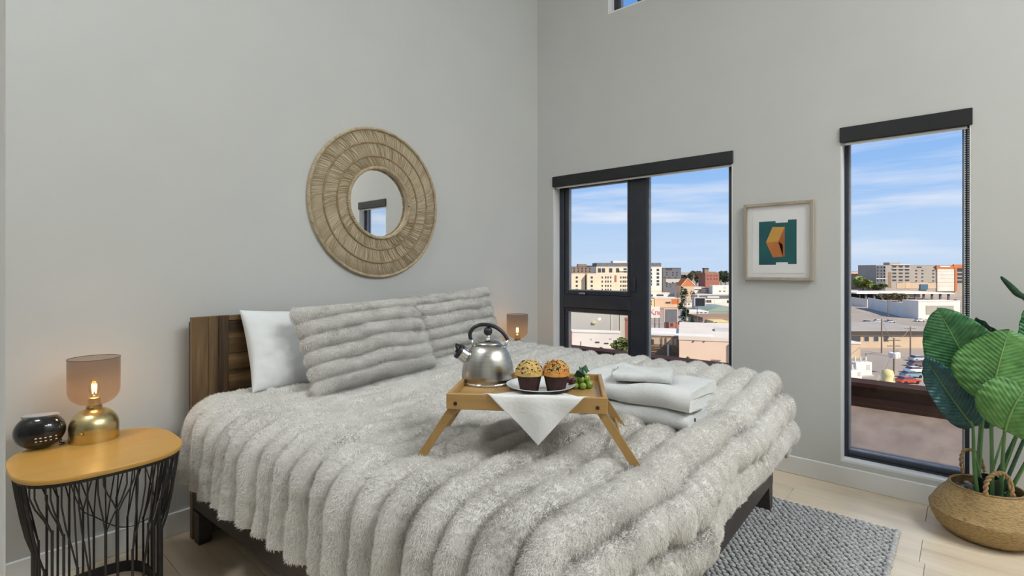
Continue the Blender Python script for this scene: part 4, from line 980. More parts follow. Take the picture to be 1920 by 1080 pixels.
class B:
    """a building: front face through photo columns x0..x1 at depth d (square to the view) or on the plane x=X; top at row yt over the left edge"""
    def __init__(s, name, label, x0, x1, yt, thick, wall, roof, d=None, X=None, rot=0, cat='building', par=.4, group=None):
        if X is not None:
            s.o = at(x0, HY, x=X); e = at(x1, HY, x=X); s.u = Vector((0, -1, 0)); s.n = Vector((1, 0, 0)); rz = -PI / 2
        else:
            Mr = Matrix.Rotation(rot, 3, 'Z'); s.o = at(x0, HY, d=d); s.u = Mr @ RT; s.n = Mr @ FW; rz = YAW - PI / 2 + rot
            r_ = ray(x1, HY); e = CAM + r_ * ((s.o - CAM).dot(s.n) / r_.dot(s.n))
        s.w = (e - s.o).dot(s.u); s.o = Vector((s.o.x, s.o.y, GZ)); s.root = thing(name, label, cat, s.o, rz, group); s.h = s.m(x0, yt)[1]; s.t = thick
        MB().box(0, s.w, 0, thick, 0, s.h - par).build('wall', wall, s.root)
        m = MB(); m.box(-.15, s.w + .15, -.15, thick + .15, s.h - par, s.h)
        m.build('roof', roof, s.root)
    def m(s, px, py):
        r = ray(px, py); k = (s.o - CAM).dot(s.n) / r.dot(s.n); p = CAM + r * k - s.o
        return p.dot(s.u), p.z
    def rect(s, name, mat, a, b, c, d, out=.12, inn=.1):      # pixel box on the front face
        p0 = s.m(a, b); p1 = s.m(c, d); return MB().box(p0[0], p1[0], -out, inn, min(p0[1], p1[1]), max(p0[1], p1[1])).build(name, mat, s.root)
    def wins(s, xs, ys, w, h, mat='c_window'):
        p0 = s.m(xs[0], ys[0]); p1 = s.m(xs[0] + w, ys[0] + h); W2, H2 = abs(p1[0] - p0[0]), abs(p1[1] - p0[1])
        me = None
        for y in ys:
            for x in xs:
                a = s.m(x, y)
                if me is None: o = MB().box(0, W2, -.10, .05, -H2, 0).build('window', mat, s.root, loc=(a[0], 0, a[1])); me = o.data
                else: link('window', me, s.root, (a[0], 0, a[1]))
    def box(s, name, mat, a, b, c, d, y0, y1):          # a block from pixel box, set back y0..y1 metres
        p0 = s.m(a, b); p1 = s.m(c, d); return MB().box(p0[0], p1[0], y0, y1, min(p0[1], p1[1]), max(p0[1], p1[1])).build(name, mat, s.root)
def fr(a, b, n): return [a + (b - a) * k / (n - 1) for k in range(n)]

b = B('apartment_block', 'cream apartment block with grey top storey and rows of small windows', 1118, 1241, 500, 30, 'c_cream', 'c_roofpale', d=430)
b.box('top_storey', 'c_slate', 1119, 493, 1240, 500, .5, 24); b.box('roof_house', 'c_white', 1152, 489, 1178, 493, 6, 16)
b.wins([1121, 1128.5, 1142, 1155, 1169, 1183, 1197], [503], 6, 8)
b.rect('balcony_slab', 'c_white', 1161, 507, 1180, 508.3, out=1.2)
b.rect('wall_panel', 'c_white', 1216, 502, 1241, 545, out=.06); b.wins([1217.5, 1231], [504, 511, 518, 525, 531], 5, 4.5)
b.rect('wall_panel', 'c_tan', 1149, 516, 1158, 545, out=.05)
b = B('apartment_wing', 'cream stair wing with a single column of windows beside the apartment block', 1068, 1097, 513, 18, 'c_cream', 'c_white', d=405); b.wins([1079.5], [518.3, 526, 534, 541.5], 4, 4)
b = B('apartment_wing', 'long cream wing with tight rows of small windows below the grey top storey', 1101, 1182, 513, 18, 'c_cream', 'c_white', d=400); b.wins([1107.5], [518.3, 526, 534, 541.5], 4, 4); b.wins([1128, 1134.5, 1139, 1144, 1163, 1167.5, 1171, 1175], [518.3, 526, 534, 541.5], 2.4, 3.8); b.rect('wall_panel', 'c_brick', 1152, 516, 1156, 529)
b = B('old_townhouse', 'brown brick block with jumbled roofs rising behind the cream wings', 1072, 1109, 500, 20, 'c_brown', 'c_roofdark', d=520); b.box('roof_house', 'c_brown', 1084, 495, 1100, 500, 1, 10); b.box('roof_house', 'c_roofdark', 1101, 498, 1112, 500, 0, 8); b.wins([1075, 1083, 1090, 1097, 1104], [502, 507], 3, 3.2)
b = B('office_block', 'dark slate office block with scattered windows beside the cream block', 1243, 1277, 502, 26, 'c_slate', 'c_roofdark', d=440); b.wins([1248.5, 1260, 1267.5], [510, 514.5, 529], 3.2, 2.2); b.wins([1244, 1252, 1264], [520], 5, 1.4); b.wins([1249, 1256, 1271], [533, 536.5], 2.5, 2); b.rect('wall_panel', 'c_greywall', 1249, 523, 1276, 530, out=.05, inn=.02); b.rect('cornice', 'c_roofdark', 1248, 503, 1260, 506.5)
b = B('brick_hall', 'red brick hall with a small tower on the wooded rise', 1322.5, 1348.5, 512, 20, 'c_brick', 'c_roofrust', d=540); b.box('tower', 'c_brown', 1322.5, 503, 1330, 512, 2, 8); b.box('tower_cap', 'c_roofdark', 1322, 502.4, 1330.5, 504.5, 1.7, 8.3); b.box('upper_wall', 'c_brown', 1318, 509.5, 1346, 512, 4, 20); b.wins([1326, 1332, 1338, 1343], [516, 522], 2, 2.5)
b = B('gabled_house', 'small house with a steep orange gable in front of the trees', 1279, 1302, 536, 14, 'c_tan', 'c_tan', d=400)
w_, hz = b.w, b.h; zt = b.m(1288.5, 522)[1]; mb = MB(); mb.prism([(-.6, hz), (w_ + .6, hz), (w_ * .42, zt)], -.3, 14, axis=1); mb.build('gable', 'c_orange', b.root)
mb = MB(); mb.tube([(-.8, -.4, hz), (w_ * .42, -.4, zt + .2), (w_ + .8, -.4, hz)], .28, 4); mb.build('gable_trim', 'c_white', b.root)

def lowb(name, label, x0, x1, yt, yb, thick, wall, roof, **kw):
    return B(name, label, x0, x1, yt, thick, wall, roof, d=24 * FPX / (yb - HY), **kw)
b = lowb('warehouse', 'long pale warehouse with a cream roof under the apartment block', 1205, 1268, 541, 553, 12, 'c_tan', 'c_roofpale'); b.rect('opening_or_shadow', 'c_roofdark', 1217, 549.5, 1265, 551)
b = lowb('shop', 'white shop with dark openings and a flat awning', 1210, 1265, 549, 561, 8, 'c_white', 'c_white'); b.rect('shopfront', 'c_window', 1217, 552, 1224, 556); b.rect('shopfront', 'c_window', 1231, 552, 1244, 555); b.rect('wall_panel', 'c_metal', 1253, 551, 1264, 557)
b = lowb('long_shed', 'long white shed with a black shadow strip beside the orange gable', 1266, 1322, 538, 549, 12, 'c_white', 'c_roofpale'); b.rect('opening_or_shadow', 'c_roofdark', 1266, 542.3, 1321, 543.8)  # the shadow strip is painted as a dark rect across the front
b = lowb('white_store', 'bright white store with round sign and small windows', 1336, 1385, 535, 551, 10, 'c_white', 'c_white'); b.wins([1348, 1356], [545], 4, 1.8); b.rect('round_sign', 'c_metal', 1357, 538, 1361, 541)
b = lowb('peach_shop', 'peach fronted shop with a long low roof by the billboard', 1228, 1276, 559, 576, 16, 'c_peach', 'c_roofpale'); b.rect('shopfront', 'c_roofdark', 1248, 566, 1254, 569); b.rect('shopfront', 'c_roofdark', 1254.5, 565.5, 1257, 569); b.rect('wall_panel', 'c_orange', 1259, 561, 1274, 570, out=.06)
b = lowb('corner_shop', 'small yellowish corner shop behind the pink sign', 1205, 1226.5, 561, 577, 14, 'c_yellow', 'c_pale'); b.wins([1217, 1220], [564, 569], 2, 2.5)
b = lowb('garage', 'low cream garage with a dark band and white lettered panel', 1308, 1390, 553, 583, 9, 'c_pale', 'c_roofpale'); b.rect('fascia', 'c_slate', 1311, 553.6, 1390, 559.5, out=.25); b.rect('name_panel', 'c_white', 1326, 555.5, 1348, 558.3, out=.4); b.wins([1321, 1325.5, 1330], [562.5], 3.6, 5); b.rect('garage_door', 'c_white', 1340, 563, 1354, 569.5); b.wins([1363], [563], 5, 5)
b = lowb('workshop', 'workshop with a sage green arched metal roof', 1327, 1395, 583, 596, 20, 'c_roofgreen', 'c_roofgreen'); b.wins([1339, 1348, 1357, 1366], [590.5], 5, 2.4)
mb = MB(); w_, h_ = b.w, b.h; mb.prism([(w_ * k / 8, h_ + 2.2 * math.sin(PI * k / 8)) for k in range(9)], .2, 20, axis=1); mb.build('arched_roof', 'c_roofgreen', b.root, auto=30)
b = lowb('white_shed', 'plain white shed left of the green roofed workshop', 1290, 1328, 583.5, 598, 12, 'c_white', 'c_white'); b.wins([1306, 1313, 1321], [582.5 + 3], 4, 1.2)
b = lowb('rust_roof_store', 'store with a long rust coloured roof edge', 1318, 1400, 595, 613, 18, 'c_tan', 'c_roofrust', par=1.4); b.rect('opening_or_shadow', 'c_roofdark', 1319, 604, 1336, 608)
b = lowb('yellow_kiosk', 'pale yellow kiosk beside the flat roof', 1338, 1366, 602, 617, 8, 'c_yellow', 'c_yellow'); b.rect('opening_or_shadow', 'c_window', 1340, 604, 1344, 607)
b = lowb('bungalow', 'small cream bungalow squeezed between the peach shop and the garage', 1279, 1300, 566, 575, 8, 'c_pale', 'c_roofgrey'); b.wins([1283, 1290], [569], 3, 2.5)
b = lowb('storage_shed', 'low grey storage shed on the street behind the dark conifer', 1304, 1318, 590, 602, 5, 'c_roofgrey', 'c_roofpale'); b.rect('opening_or_shadow', 'c_roofdark', 1303, 595, 1309, 600)
b = lowb('row_house', 'tan row house with a dark roof left of the bright white store', 1322, 1336, 540, 550, 10, 'c_tan', 'c_roofdark'); b.wins([1325, 1330], [544], 2.5, 2)
b = lowb('brick_shop', 'small brick shop with a pale roof beside the billboard frame', 1254, 1272, 600, 622, 6, 'c_brick', 'c_roofpale'); b.rect('opening_or_shadow', 'c_window', 1257, 606, 1262, 612)
# flat roofed building and yard right below
b = B('flat_roof_building', 'big pink walled building with a pale flat roof below the window', 1273.5, 1420, 630, 36, 'c_pink', 'c_roofpale', d=128, rot=-.32, par=.9)
for px in (1299, 1319): b.rect('wall_vent', 'c_roofdark', px, 639, px + 2.4, 641, out=.2)
b.rect('wall_vent', 'c_brown', 1334, 674, 1352, 675.5, out=.4); b.rect('wall_vent', 'c_brown', 1334, 678, 1352, 679.5, out=.4); b.rect('downpipe', 'c_brown', 1365, 646, 1366.5, 683, out=.3)
MB().box(9, 15, 13, 18, b.h, b.h + .5).build('skylight', 'c_metal', b.root); 
for k in range(3): MB().lathe([(.7, 0), (.7, .7), (.9, 1.1), (0, 1.6)], 12, M=Matrix.Translation((17.5 + k * 1.9, 15 + k, b.h))).build('roof_vent', 'c_metal', b.root, smooth=True)
mb = MB().box(-1, 8, 1, 5, b.h, b.h + .05); mb.build('roof_patch', 'c_white', b.root)
yd = B('timber_shed', 'open fronted timber shed with plank sides under a white roof', 1205, 1272.5, 624.5, 14, 'c_wood', 'c_white', d=140, rot=-.32, par=.5)
yd.rect('opening', 'c_tan', 1222, 633, 1268, 647, out=.05); yd.rect('opening_or_shadow', 'c_roofdark', 1222, 636, 1226, 645, out=.2)
for px in (1241, 1249, 1261): yd.rect('post', 'c_wood', px, 632, px + 1.6, 647, out=.4)
for k in range(7): yd.rect('plank', 'c_wood', 1206, 648.5 + k * 3.4, 1271, 651.3 + k * 3.4, out=.25 + .08 * (k % 2))
yd.rect('post', 'c_pale', 1251, 645, 1254.5, 672, out=.9)
# grey hall with white low annex
b = B('grey_hall', 'big blank grey hall seen over the white annex', 1020, 1160, 577, 16, 'c_greywall', 'c_white', d=172, rot=-.25)
b.rect('wall_lamp', 'c_yellow', 1111, 602.5, 1117, 606.5, out=.5); b.rect('downpipe', 'c_pale', 1146, 580, 1147, 626, out=.2)
b = B('hall_extension', 'shaded grey extension stepping back from the blank hall', 1161.8, 1190, 579, 10, 'c_greywall', 'c_white', d=168, rot=-.25)
b = B('brick_chimney', 'narrow brick stack standing beside the grey hall', 1171.5, 1178, 597, 3, 'c_brick', 'c_brick', d=158, rot=-.25, cat='chimney')
b = B('white_annex', 'low white annex with two slot windows in front of the grey hall', 1062, 1162, 620, 4, 'c_white', 'c_white', d=160, rot=-.25)
b.rect('window', 'c_window', 1116, 640.5, 1124, 643); b.rect('window', 'c_window', 1133, 642.5, 1141, 645); b.rect('wall_vent', 'c_metal', 1143, 634, 1147, 636.5); b.rect('wall_vent', 'c_metal', 1107, 635, 1110, 637); b.rect('downpipe', 'c_brick', 1070.8, 620, 1072.6, 646, out=.3)

# signs
def sign(name, label, x0, x1, y0, y1, d, mat, frame=None, posts=(), text=None, lean=0):
    o = at(x0, HY, d=d); o.z = GZ; t = thing(name, label, 'sign', o, YAW - PI / 2); k = d / FPX; w_ = (x1 - x0) * k; z0, z1 = 24 - (y1 - HY) * k, 24 - (y0 - HY) * k
    MB().box(0, w_, -.2, .2, z0, z1).build('panel', mat, t)
    if frame:
        m = MB(); e = .35
        for s in ((-e, 0, z0, z1), (w_, w_ + e, z0, z1), (-e, w_ + e, z1, z1 + e)): m.box(s[0], s[1], -.3, .3, s[2], s[3])
        m.build('frame', frame, t)
    for px in posts: MB().tube([((px - x0) * k, .1, 0), ((px - x0) * k, .1, z0)], .16, 8).build('post', 'c_pole', t)
    if text:
        c = bpy.data.curves.new('lettering', 'FONT'); c.body = text; c.size = (z1 - z0) * .74; c.extrude = .04; c.space_character = .92; co = bpy.data.objects.new('lettering', c); COL.objects.link(co)
        dg = bpy.context.evaluated_depsgraph_get(); me = bpy.data.meshes.new_from_object(co.evaluated_get(dg)); bpy.data.objects.remove(co); me.materials.clear(); me.materials.append(MATS['c_signpink'])
        l = link('lettering', me, t, (w_ * .16, -.27, z0 + (z1 - z0) * .28)); l.rotation_euler = (PI / 2, 0, 0)
sign('billboard', 'grey billboard with pale frame on the roof beside the timber shed', 1246, 1269, 580, 604, 172, 'c_slate', frame='c_tan', posts=(1247, 1268))
sign('name_sign', 'pale rooftop sign with pink lettering on dark posts', 1214, 1237, 575, 596, 178, 'c_pale', posts=(1228, 1236), text='Knoll')
sign('dark_billboard', 'black billboard on a single post in front of the cream garage', 1303, 1321, 559, 574, 215, 'c_signblack', frame='c_metal', posts=(1307.5,))

# trees
def tree(name, label, px, yb, yt, wpx, mat, seed=0, d=None, kind=0, group=None, trunk=True):
    d = d or 24 * FPX / (yb - HY); o = at(px, HY, d=d); o.z = GZ; t = thing(name, label, 'tree', o, group=group); k = d / FPX; zb, zt, w_ = 24 - (yb - HY) * k, 24 - (yt - HY) * k, wpx * k / 2
    g = np.random.default_rng(seed); H = zt - zb; mb = MB(); c0 = zb + H * (.58 if kind == 0 else .5); n_ = 420
    cl = [(g.uniform(-.62, .62), g.uniform(-.62, .62), g.uniform(-.6, .62), g.uniform(.35, .55)) for _ in range(9)]
    for _ in range(n_):
        if kind == 0:
            c = cl[g.integers(9)]; v = g.normal(size=3); v /= np.linalg.norm(v); v *= g.uniform(.7, 1.0); P = Vector((c[0] * w_ + v[0] * c[3] * w_, c[1] * w_ + v[1] * c[3] * w_, c0 + (c[2] + v[2] * c[3]) * H * .43))
        else:
            f = g.random() ** 1.3; r = w_ * (1 - f) * g.uniform(.5, 1); a = g.uniform(0, 6.3); P = Vector((r * math.cos(a), r * math.sin(a), zb + H * (.12 + .86 * f)))
        s = w_ * g.uniform(.15, .28); M = Matrix.Rotation(g.uniform(0, 6), 3, 'Z') @ Matrix.Rotation(g.uniform(-1.2, 1.2), 3, 'X')
        mb.add([P + M @ Vector(q) * s for q in ((-1, -.6, 0), (1, -.5, .3), (.8, .7, 0), (-.7, .8, -.2))], [(0, 1, 2, 3)])
    mb.build('foliage', mat, t)
    if trunk: MB().tube([(0, 0, 0), (0, 0, zb + H * .5)], [w_ * .12 + .1, w_ * .05 + .05], 7).build('trunk', 'c_pole', t)
tree('street_tree', 'leafy green tree in front of the grey hall extension', 1166, 672, 630, 34, 'tree_mid', 1, d=118); tree('shrub', 'small bush at the foot of the white annex', 1128, 662, 651, 13, 'tree_mid', 2, d=125, trunk=False)
tree('shrub', 'yellow green bush against the pink wall', 1290, 692, 667, 15, 'tree_bright', 3, d=116, trunk=False)
tree('conifer', 'dark conifer between the billboard and the white shed', 1298, 611, 594, 10, 'tree_dark', 4, kind=1); tree('dark_tree', 'tall dark tree in front of the long white shed', 1283, 580, 537, 13, 'tree_dark', 5, d=300, kind=0); tree('dark_tree', 'slim dark tree beside the tall one by the shed', 1300, 575, 543, 9, 'tree_dark', 6, d=310); tree('bare_tree', 'dark ragged tree left of the white shed', 1286, 605, 573, 17, 'tree_dark', 7, d=228)
for i, (px, yt, w_) in enumerate(((1283, 512, 16), (1294, 510, 16), (1305, 507, 20), (1314, 508, 18), (1352, 507, 16), (1360, 509, 16), (1345, 510, 12), (1337, 508, 12), (1369, 516, 12))):
    tree('hill_tree', 'brownish tree on the rise between slate office and brick hall' if i in (1, 2) else 'dark tree on the rise between slate office and brick hall' if px < 1320 else 'dark tree rising behind the brick hall roof' if px < 1346 else 'dark tree on the rise beyond the brick hall', px, 534, yt, w_, 'tree_brown' if i in (1, 2) else 'tree_dark', 20 + i, d=580 + 35 * i, group='trees on the rise')
tree('street_tree', 'bright green tree beyond the carport roof', 1618, 545, 519, 36, 'tree_bright', 40, d=470); tree('street_tree', 'low olive tree beside the bright one behind the carport', 1648, 546, 532, 26, 'tree_mid', 41, d=452)
tree('hedge', 'dark hedge under the carport beside the white retaining wall', 1675, 563, 552, 40, 'tree_brown', 42, d=385, trunk=False)

tree('street_tree', 'round dark tree by the cream bungalow', 1277, 583, 566, 12, 'tree_dark', 50)
# ---- seen through the tall window
b = B('brick_block', 'long orange brick block far behind the bright green tree', 1560, 1626, 509, 30, 'c_peach', 'c_brick', d=640); b.wins([1597, 1604, 1611, 1618], [513, 517], 3, 1.8)
b = B('brick_block', 'dark low block between the brick block and the hotel', 1618, 1645, 514, 30, 'c_brown', 'c_roofdark', d=600)
h = B('hotel', 'grey and orange hotel with many windows behind the carport', 1642, 1830, 497, 24, 'c_hotel', 'c_roofgrey', d=470)
h.rect('dark_wing', 'c_slate', 1642, 497, 1660, 545, out=.1); h.wins([1644, 1651, 1656.5], [500, 506, 512, 518, 524.5], 3, 3); h.rect('balcony_slab', 'c_white', 1642, 522, 1661, 523, out=.5)
h.wins([1673, 1685, 1697], [498.5, 504.5, 511, 517.5, 524], 7.5, 3); h.rect('wall_panel', 'c_brown', 1665, 510, 1671, 540, out=.08)
for y in (496, 502.8): h.rect('balcony_slab', 'c_white', 1672, y, 1706, y + 1, out=.7)
h.wins([1716, 1727.5, 1748], [506, 512, 518.5, 525.5], 3.6, 2.6); h.wins([1719], [500], 9, 2); h.wins([1750], [500], 5, 2)
h.rect('orange_base', 'c_tan', 1681, 530, 1755, 541, out=.25); h.rect('orange_panel', 'c_peach', 1697, 531, 1707, 541, out=.4); h.wins([1683, 1708, 1740], [529.5, 536], 10, 1.6)
h.rect('blue_entrance', 'c_blue', 1724, 533, 1738, 543, out=1.2); h.box('roof_house', 'c_roofgrey', 1674, 492, 1694, 497, 4, 12)
h.rect('cream_tower', 'c_pale', 1756, 500, 1788, 546, out=1.0); h.rect('orange_cap', 'c_orange', 1754, 498, 1788, 504, out=1.3); h.rect('orange_fin', 'c_orange', 1786, 496, 1806, 502.5, out=1.6); h.rect('orange_fin', 'c_orange', 1788, 500, 1792, 546, out=1.5)
for y in (508, 515, 522, 529, 536): h.rect('joint_line', 'c_tan', 1756, y, 1788, y + .5, out=1.05)
h.wins([1793], [505, 512, 519, 526], 14, 4.5)
h.rect('white_roof_sign', 'c_white', 1760, 498.6, 1779, 501, out=1.6)
# carport with parked cars
cpd = 24 * FPX / (563 - HY); o = at(1604, HY, d=cpd); o.z = GZ; cpt = thing('carport', 'long white flat carport roof on thin posts before the hotel', 'carport', o, YAW - PI / 2); k_ = cpd / FPX
zr = 24 - (551 - HY) * k_
mb = MB(); mb.prism([(1, 0), ((1790 - 1604) * k_, 0), ((1770 - 1604) * k_, 38), (8, 38)], zr, zr + .9); mb.build('canopy', 'c_white', cpt)
for j in range(11): MB().box((1626 - 1604 + j * 15.6) * k_, (1629 - 1604 + j * 15.6) * k_, 2, 3, 0, zr).build('post', 'c_slate', cpt)
struct(MB().box(-2, (1800 - 1604) * k_, 39, 40, 0, zr - .5), 'carport_backdrop', 'c_roofdark').parent = cpt  # dark backdrop sheet along the rear, under the canopy
del bpy.data.objects['carport_backdrop']['kind']; bpy.data.objects['carport_backdrop'].name = 'dark_backdrop'
def road(name, mat, pix, z=.02):
    p = [at(a, b_, z=GZ) for a, b_ in pix]; struct(MB().prism([(v.x, v.y) for v in p], GZ + .001, GZ + z), name, mat)
road('street_1', 'street_grey', [(1570, 585), (1600, 581), (1700, 603), (1760, 607), (1760, 612), (1690, 608), (1570, 600)], .03)
road('street_2', 'lot_grey', [(1590, 668), (1640, 660), (1668, 668), (1640, 720), (1560, 735)], .03)
road('street_3', 'street_grey', [(1212, 575), (1390, 575), (1390, 580), (1212, 580)], .03)
road('street_4', 'lot_grey', [(1676, 655), (1686, 655), (1668, 720), (1646, 720)], .05)
def wallpx(name, label, pts, hpx, mat):
    """free-standing wall along ground pixels, hpx its height in pixels at each point"""
    P = [at(a, b_, z=GZ) for a, b_ in pts]; mb = MB()
    for i in range(len(P) - 1):
        d0, d1 = (P[i] - CAM).dot(FW), (P[i + 1] - CAM).dot(FW); h0, h1 = hpx[i] * d0 / FPX, hpx[i + 1] * d1 / FPX; dv = (P[i + 1] - P[i]).normalized(); nn_ = Vector((-dv.y, dv.x, 0)) * .4; U = Vector((0, 0, 1))
        a, b_ = P[i], P[i + 1]; mb.add([a, b_, b_ + nn_, a + nn_, a + U * h0, b_ + U * h1, b_ + nn_ + U * h1, a + nn_ + U * h0], [(0, 1, 2, 3), (4, 5, 6, 7), (0, 1, 5, 4), (1, 2, 6, 5), (2, 3, 7, 6), (3, 0, 4, 7)])
    tag(mb.build(name, mat), label, 'wall')
wallpx('retaining_wall', 'white curved retaining wall below the carport', [(1627, 578), (1660, 586), (1690, 594), (1706, 596)], [20, 22, 26, 27], 'c_white')
wallpx('boundary_wall', 'cream boundary wall with a dark post at the street bend', [(1575, 572), (1626, 576)], [18, 15], 'c_pale')
b = lowb('loading_dock', 'pale loading dock building behind the big leaves', 1722, 1800, 564, 598, 10, 'c_white', 'c_white'); b.rect('shutter', 'c_roofgrey', 1736, 573, 1788, 590)
# long low building and its neighbours
b = lowb('long_bungalow', 'long tan bungalow with a dark flat roof and white windows', 1570, 1760, 618, 652, 24, 'c_tan', 'c_roofgrey', par=1.0)
b.rect('eave', 'c_roofdark', 1570, 621, 1760, 627.5, out=.7); b.wins([1595, 1604, 1620, 1638, 1657], [631], 9, 9)
for px in (1619.5, 1637.5): b.rect('window_trim', 'c_white', px, 630, px + 10, 641, out=.08, inn=.0)
b = lowb('annex', 'small tan annex with a pale roof at the window edge', 1570, 1613, 642, 672, 10, 'c_tan', 'c_pale')
for px, y0, y1 in ((1602, 668, 690), (1628, 678, 700)): pass

# cars
def carmesh(mat, mg='c_window'):
    t = link('parked_car', None); 
    body = [(-2.2, .35), (-2.25, .75), (-2.1, .95), (-1.3, 1.02), (1.0, .98), (2.0, .82), (2.22, .62), (2.2, .35)]
    MB().prism(body, -.88, .88, axis=1).build('body', mat, t)
    mb = MB(); lo = [(-1.9, -.84), (1.15, -.84), (1.15, .84), (-1.9, .84)]; hi = [(-1.35, -.66), (.35, -.66), (.35, .66), (-1.35, .66)]
    mb.add([(*p, .99) for p in lo] + [(*p, 1.42) for p in hi], [(0, 1, 2, 3), (4, 5, 6, 7)] + [(k, (k + 1) % 4, 4 + (k + 1) % 4, 4 + k) for k in range(4)]); mb.build('glass', mg, t)
    MB().box(-1.37, .37, -.67, .67, 1.415, 1.47).build('roof', mat, t)
    for x in (-1.35, 1.35):
        for y in (-.86, .86): MB().tube([(x, y - .1, .33), (x, y + .1, .33)], .33, 12).build('wheel', 'c_signblack', t)
    return t
for n, c in (('car_white', (.80, .79, .77)), ('car_silver', (.50, .51, .53)), ('car_red', (.55, .06, .035)), ('car_dark', (.05, .055, .065)), ('car_blue', (.20, .33, .42)), ('car_maroon', (.20, .12, .12))): pm(n, c, tuple(v * .95 for v in c), scale=2, rough=.25, coat=.4)
proto = {}
def car(label, col, px, py, head, group):
    if col not in proto: t = proto[col] = carmesh(col)
    else: t = copy_tree(proto[col])
    p = at(px, py, z=GZ); t.location = (p.x, p.y, GZ + .05); t.rotation_euler = (0, 0, head); tag(t, label, 'car', group)
HR = YAW - PI / 2
for lab, col, px, py, g_ in (('red car parked by the street behind the dark parapet', 'car_red', 1703, 719, 0), ('pale blue car parked in the row between red and white cars', 'car_blue', 1709, 708, 0), ('white car in the kerbside row between blue and maroon cars', 'car_white', 1716, 699, 0), ('maroon car in the kerbside row between white and silver cars', 'car_maroon', 1721, 687, 0), ('silver car at the far end of the kerbside row', 'car_silver', 1722, 677, 0)):
    car(lab, col, px, py, HR + .1, 'cars parked in the kerbside row')
for i, (lab, col, px, py) in enumerate((('dark pickup at the end of the cluster on the lot', 'car_dark', 1618, 610), ('black car behind the dark pickup on the lot', 'car_dark', 1627, 607), ('white car parked in the cluster beyond the long bungalow', 'car_white', 1633, 612), ('white car parked in the cluster beyond the long bungalow', 'car_white', 1648, 605), ('white car parked in the cluster beyond the long bungalow', 'car_white', 1660, 612.5), ('silver car between the white ones beyond the long bungalow', 'car_silver', 1669, 605.5), ('pale blue car at the end of the cluster beyond the bungalow', 'car_blue', 1681, 613.5), ('white car parked alone by the loading dock', 'car_white', 1724, 603), ('silver car driving by the white retaining wall', 'car_silver', 1733, 595))):
    car(lab, col, px, py, HR + .15 * (i % 3), 'cars on the lot')
for i, px in enumerate((1690, 1706, 1723, 1742, 1758, 1775, 1792)): car(('white', 'silver', 'dark')[i % 3] + ' car parked in the shade of the carport', ('car_white', 'car_silver', 'car_dark')[i % 3], px, 565 + i % 2, HR + PI / 2, 'cars under the carport')
for lab, col, px, py in (('dark car before the white shed below the garage', 'car_dark', 1278, 608), ('maroon car parked before the cream garage', 'car_maroon', 1365, 581), ('dark car next to the maroon one at the garage', 'car_dark', 1372, 582), ('silver car beside the dark conifer', 'car_silver', 1288, 602), ('white car on the street below the shops', 'car_white', 1281, 577)): car(lab, col, px, py, HR, 'cars by the shops')

# utility poles with cross arms and transformers
def upole(label, px, py, yt, arms=1, tr=0):
    p = at(px, py, z=GZ); d = (p - CAM).dot(FW); h_ = (py - yt) * d / FPX; t = thing('utility_pole', label, 'pole', p, HR)
    MB().tube([(0, 0, 0), (0, 0, h_)], [.2, .14], 8).build('pole', 'c_pole', t)
    for k in range(arms):
        a = MB().box(-1.5, 1.5, -.08, .08, h_ - .6 - k * 1.3, h_ - .42 - k * 1.3).build('cross_arm', 'c_pole', t); m = MB()
        for x in (-1.3, -.6, .6, 1.3): m.box(x - .06, x + .06, -.06, .06, h_ - .42 - k * 1.3, h_ - .1 - k * 1.3)
        m.build('insulators', 'c_pale', a)['kind'] = 'stuff'
    for k in range(tr):
        a = 2.1 * k; MB().lathe([(0, 0), (.5, .05), (.55, .2), (.55, 1.25), (.4, 1.4), (0, 1.45)], 14, M=Matrix.Translation((.62 * math.cos(a) * 1.1, .62 * math.sin(a) * 1.1 - .2, h_ - 4.6))).build('transformer', 'c_white', t, auto=40)
    return p + Vector((0, 0, h_))
tops = [upole('utility pole with three white transformers over the yard', 1676, 702, 634, 2, 3), upole('tall bare utility pole by the kerbside cars', 1707, 672, 612, 1), upole('thin utility pole in front of the long bungalow', 1653, 662, 598, 1), upole('slim pole at the white retaining wall', 1665, 594, 560, 0), upole('slim pole by the retaining wall end', 1694, 594, 555, 0), upole('utility pole among the dark trees by the shops', 1286.5, 613, 552, 2), upole('thin pole behind the billboard', 1271, 600, 556, 1), upole('short brown post by the white annex', 1089, 668, 640, 0), upole('street lamp post beside the brick hall', 1301, 552, 520, 0), upole('dark post at the boundary wall', 1612, 574, 553, 0)]
pm('wire_dark', (.25, .21, .17), (.3, .25, .2), scale=1, rough=.8)
for i, (a, c_) in enumerate(((tops[0], tops[2]), (tops[0], tops[1]), (tops[5], tops[6]))):
    pts = [a.lerp(c_, s) - Vector((0, 0, 1.2 * 4 * s * (1 - s))) for s in np.linspace(0, 1, 12)]
    tag(MB().tube(pts, .05, 5).build('overhead_wire', 'wire_dark'), 'thin overhead wire strung between ' + ('the transformer pole and the bungalow pole', 'the transformer pole and the bare pole', 'the two poles by the billboard')[i], 'wire')
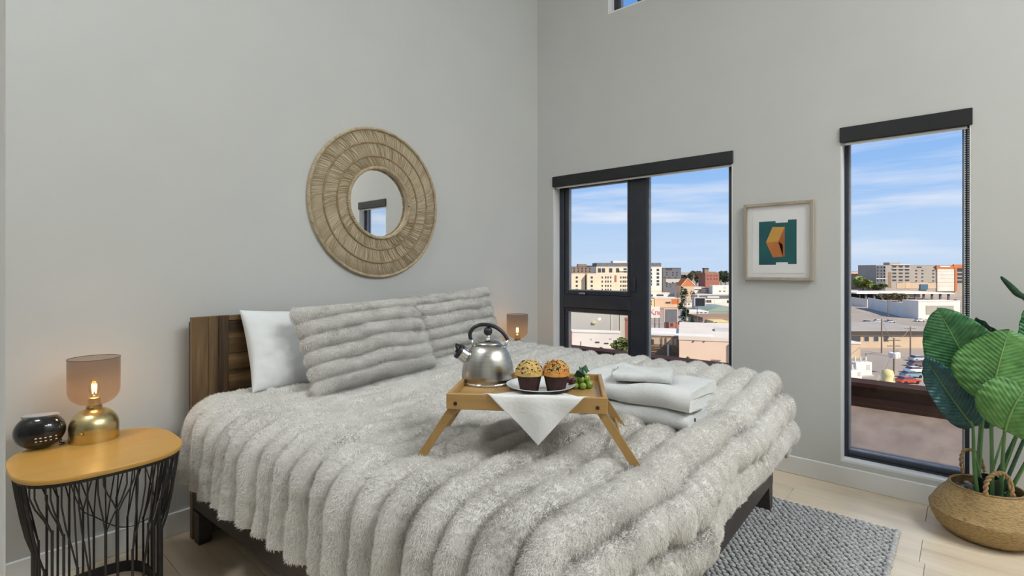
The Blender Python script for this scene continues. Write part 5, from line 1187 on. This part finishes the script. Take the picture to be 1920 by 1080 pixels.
# yard clutter: switchgear units
def gear(label, px, py, s):
    p = at(px, py, z=GZ); t = thing('switchgear', label, 'switchgear', p, HR + .2)
    MB().box(-1.6 * s, 1.6 * s, -1, 1, .3, 2.4 * s).build('cabinet', 'c_white', t); MB().box(-1.8 * s, 1.8 * s, -1.2, 1.2, 0, .3).build('plinth', 'c_metal', t)
    for x in (-1.1, 0, 1.1): MB().lathe([(0, 0), (.22, 0), (.16, .3), (.24, .5), (.14, .8), (.2, 1.0), (0, 1.2)], 10, M=Matrix.Translation((x * s, 0, 2.4 * s))).build('bushing', 'c_pale', t, smooth=True)
    MB().box(.5 * s, 1.2 * s, -1.06, -1, 1.1 * s, 2.0 * s).build('door', 'c_metal', t)
gear('big white switchgear cabinet with bushings in the yard', 1613, 704, 1.3); gear('small white switchgear cabinet near the larger one in the yard', 1598, 712, .9)
p = at(1664, 718, z=GZ); tag(MB().lathe([(0, 0), (1.3, 0), (1.35, .4), (.9, .6), (1.2, 1.6), (1.0, 2.6), (0, 3.0)], 14).build('storage_tank', 'c_yellow', None, smooth=True, loc=p), 'squat yellowish tank behind the parapet', 'tank')
# ---------------------------------------------------------------- the city goes on to both sides
rc = random.Random(21)
for lo_px, hi_px in ((300, 1040), (1420, 1575), (1840, 3000)):
    for yb, step in ((549, 60), (566, 85), (596, 120), (640, 170)):
        px = lo_px
        while px + step * .7 < hi_px:
            w_ = step * rc.uniform(.5, .72); x0 = px + rc.uniform(0, step * .1)
            tall = {549: rc.choice((22, 34, 44)), 566: rc.choice((12, 20, 30)), 596: rc.choice((12, 18, 26)), 640: rc.choice((18, 24, 30))}[yb]
            wl = rc.choice(('c_cream', 'c_pale', 'c_tan', 'c_hotel', 'c_brick', 'c_greywall', 'c_peach')); rf = rc.choice(('c_roofpale', 'c_roofgrey', 'c_white', 'c_roofdark'))
            if x0 + w_ < hi_px:
                nm_ = wl[2:].replace('greywall', 'grey').replace('hotel', 'grey brown')
                b = lowb('city_block', '%s city block with dark window bands under a %s roof' % (nm_, {'c_roofpale': 'pale', 'c_roofgrey': 'grey', 'c_white': 'white', 'c_roofdark': 'dark'}[rf]), x0, x0 + w_, yb - tall, yb, 5 + step * .06, wl, rf, group='city blocks beyond the window views')
                for k in range(max(1, int(tall // 10))): b.rect('window_band', 'c_window', x0 + w_ * .1, yb - tall + 3 + 8 * k, x0 + w_ * .9, yb - tall + 6 + 8 * k)
            px += step
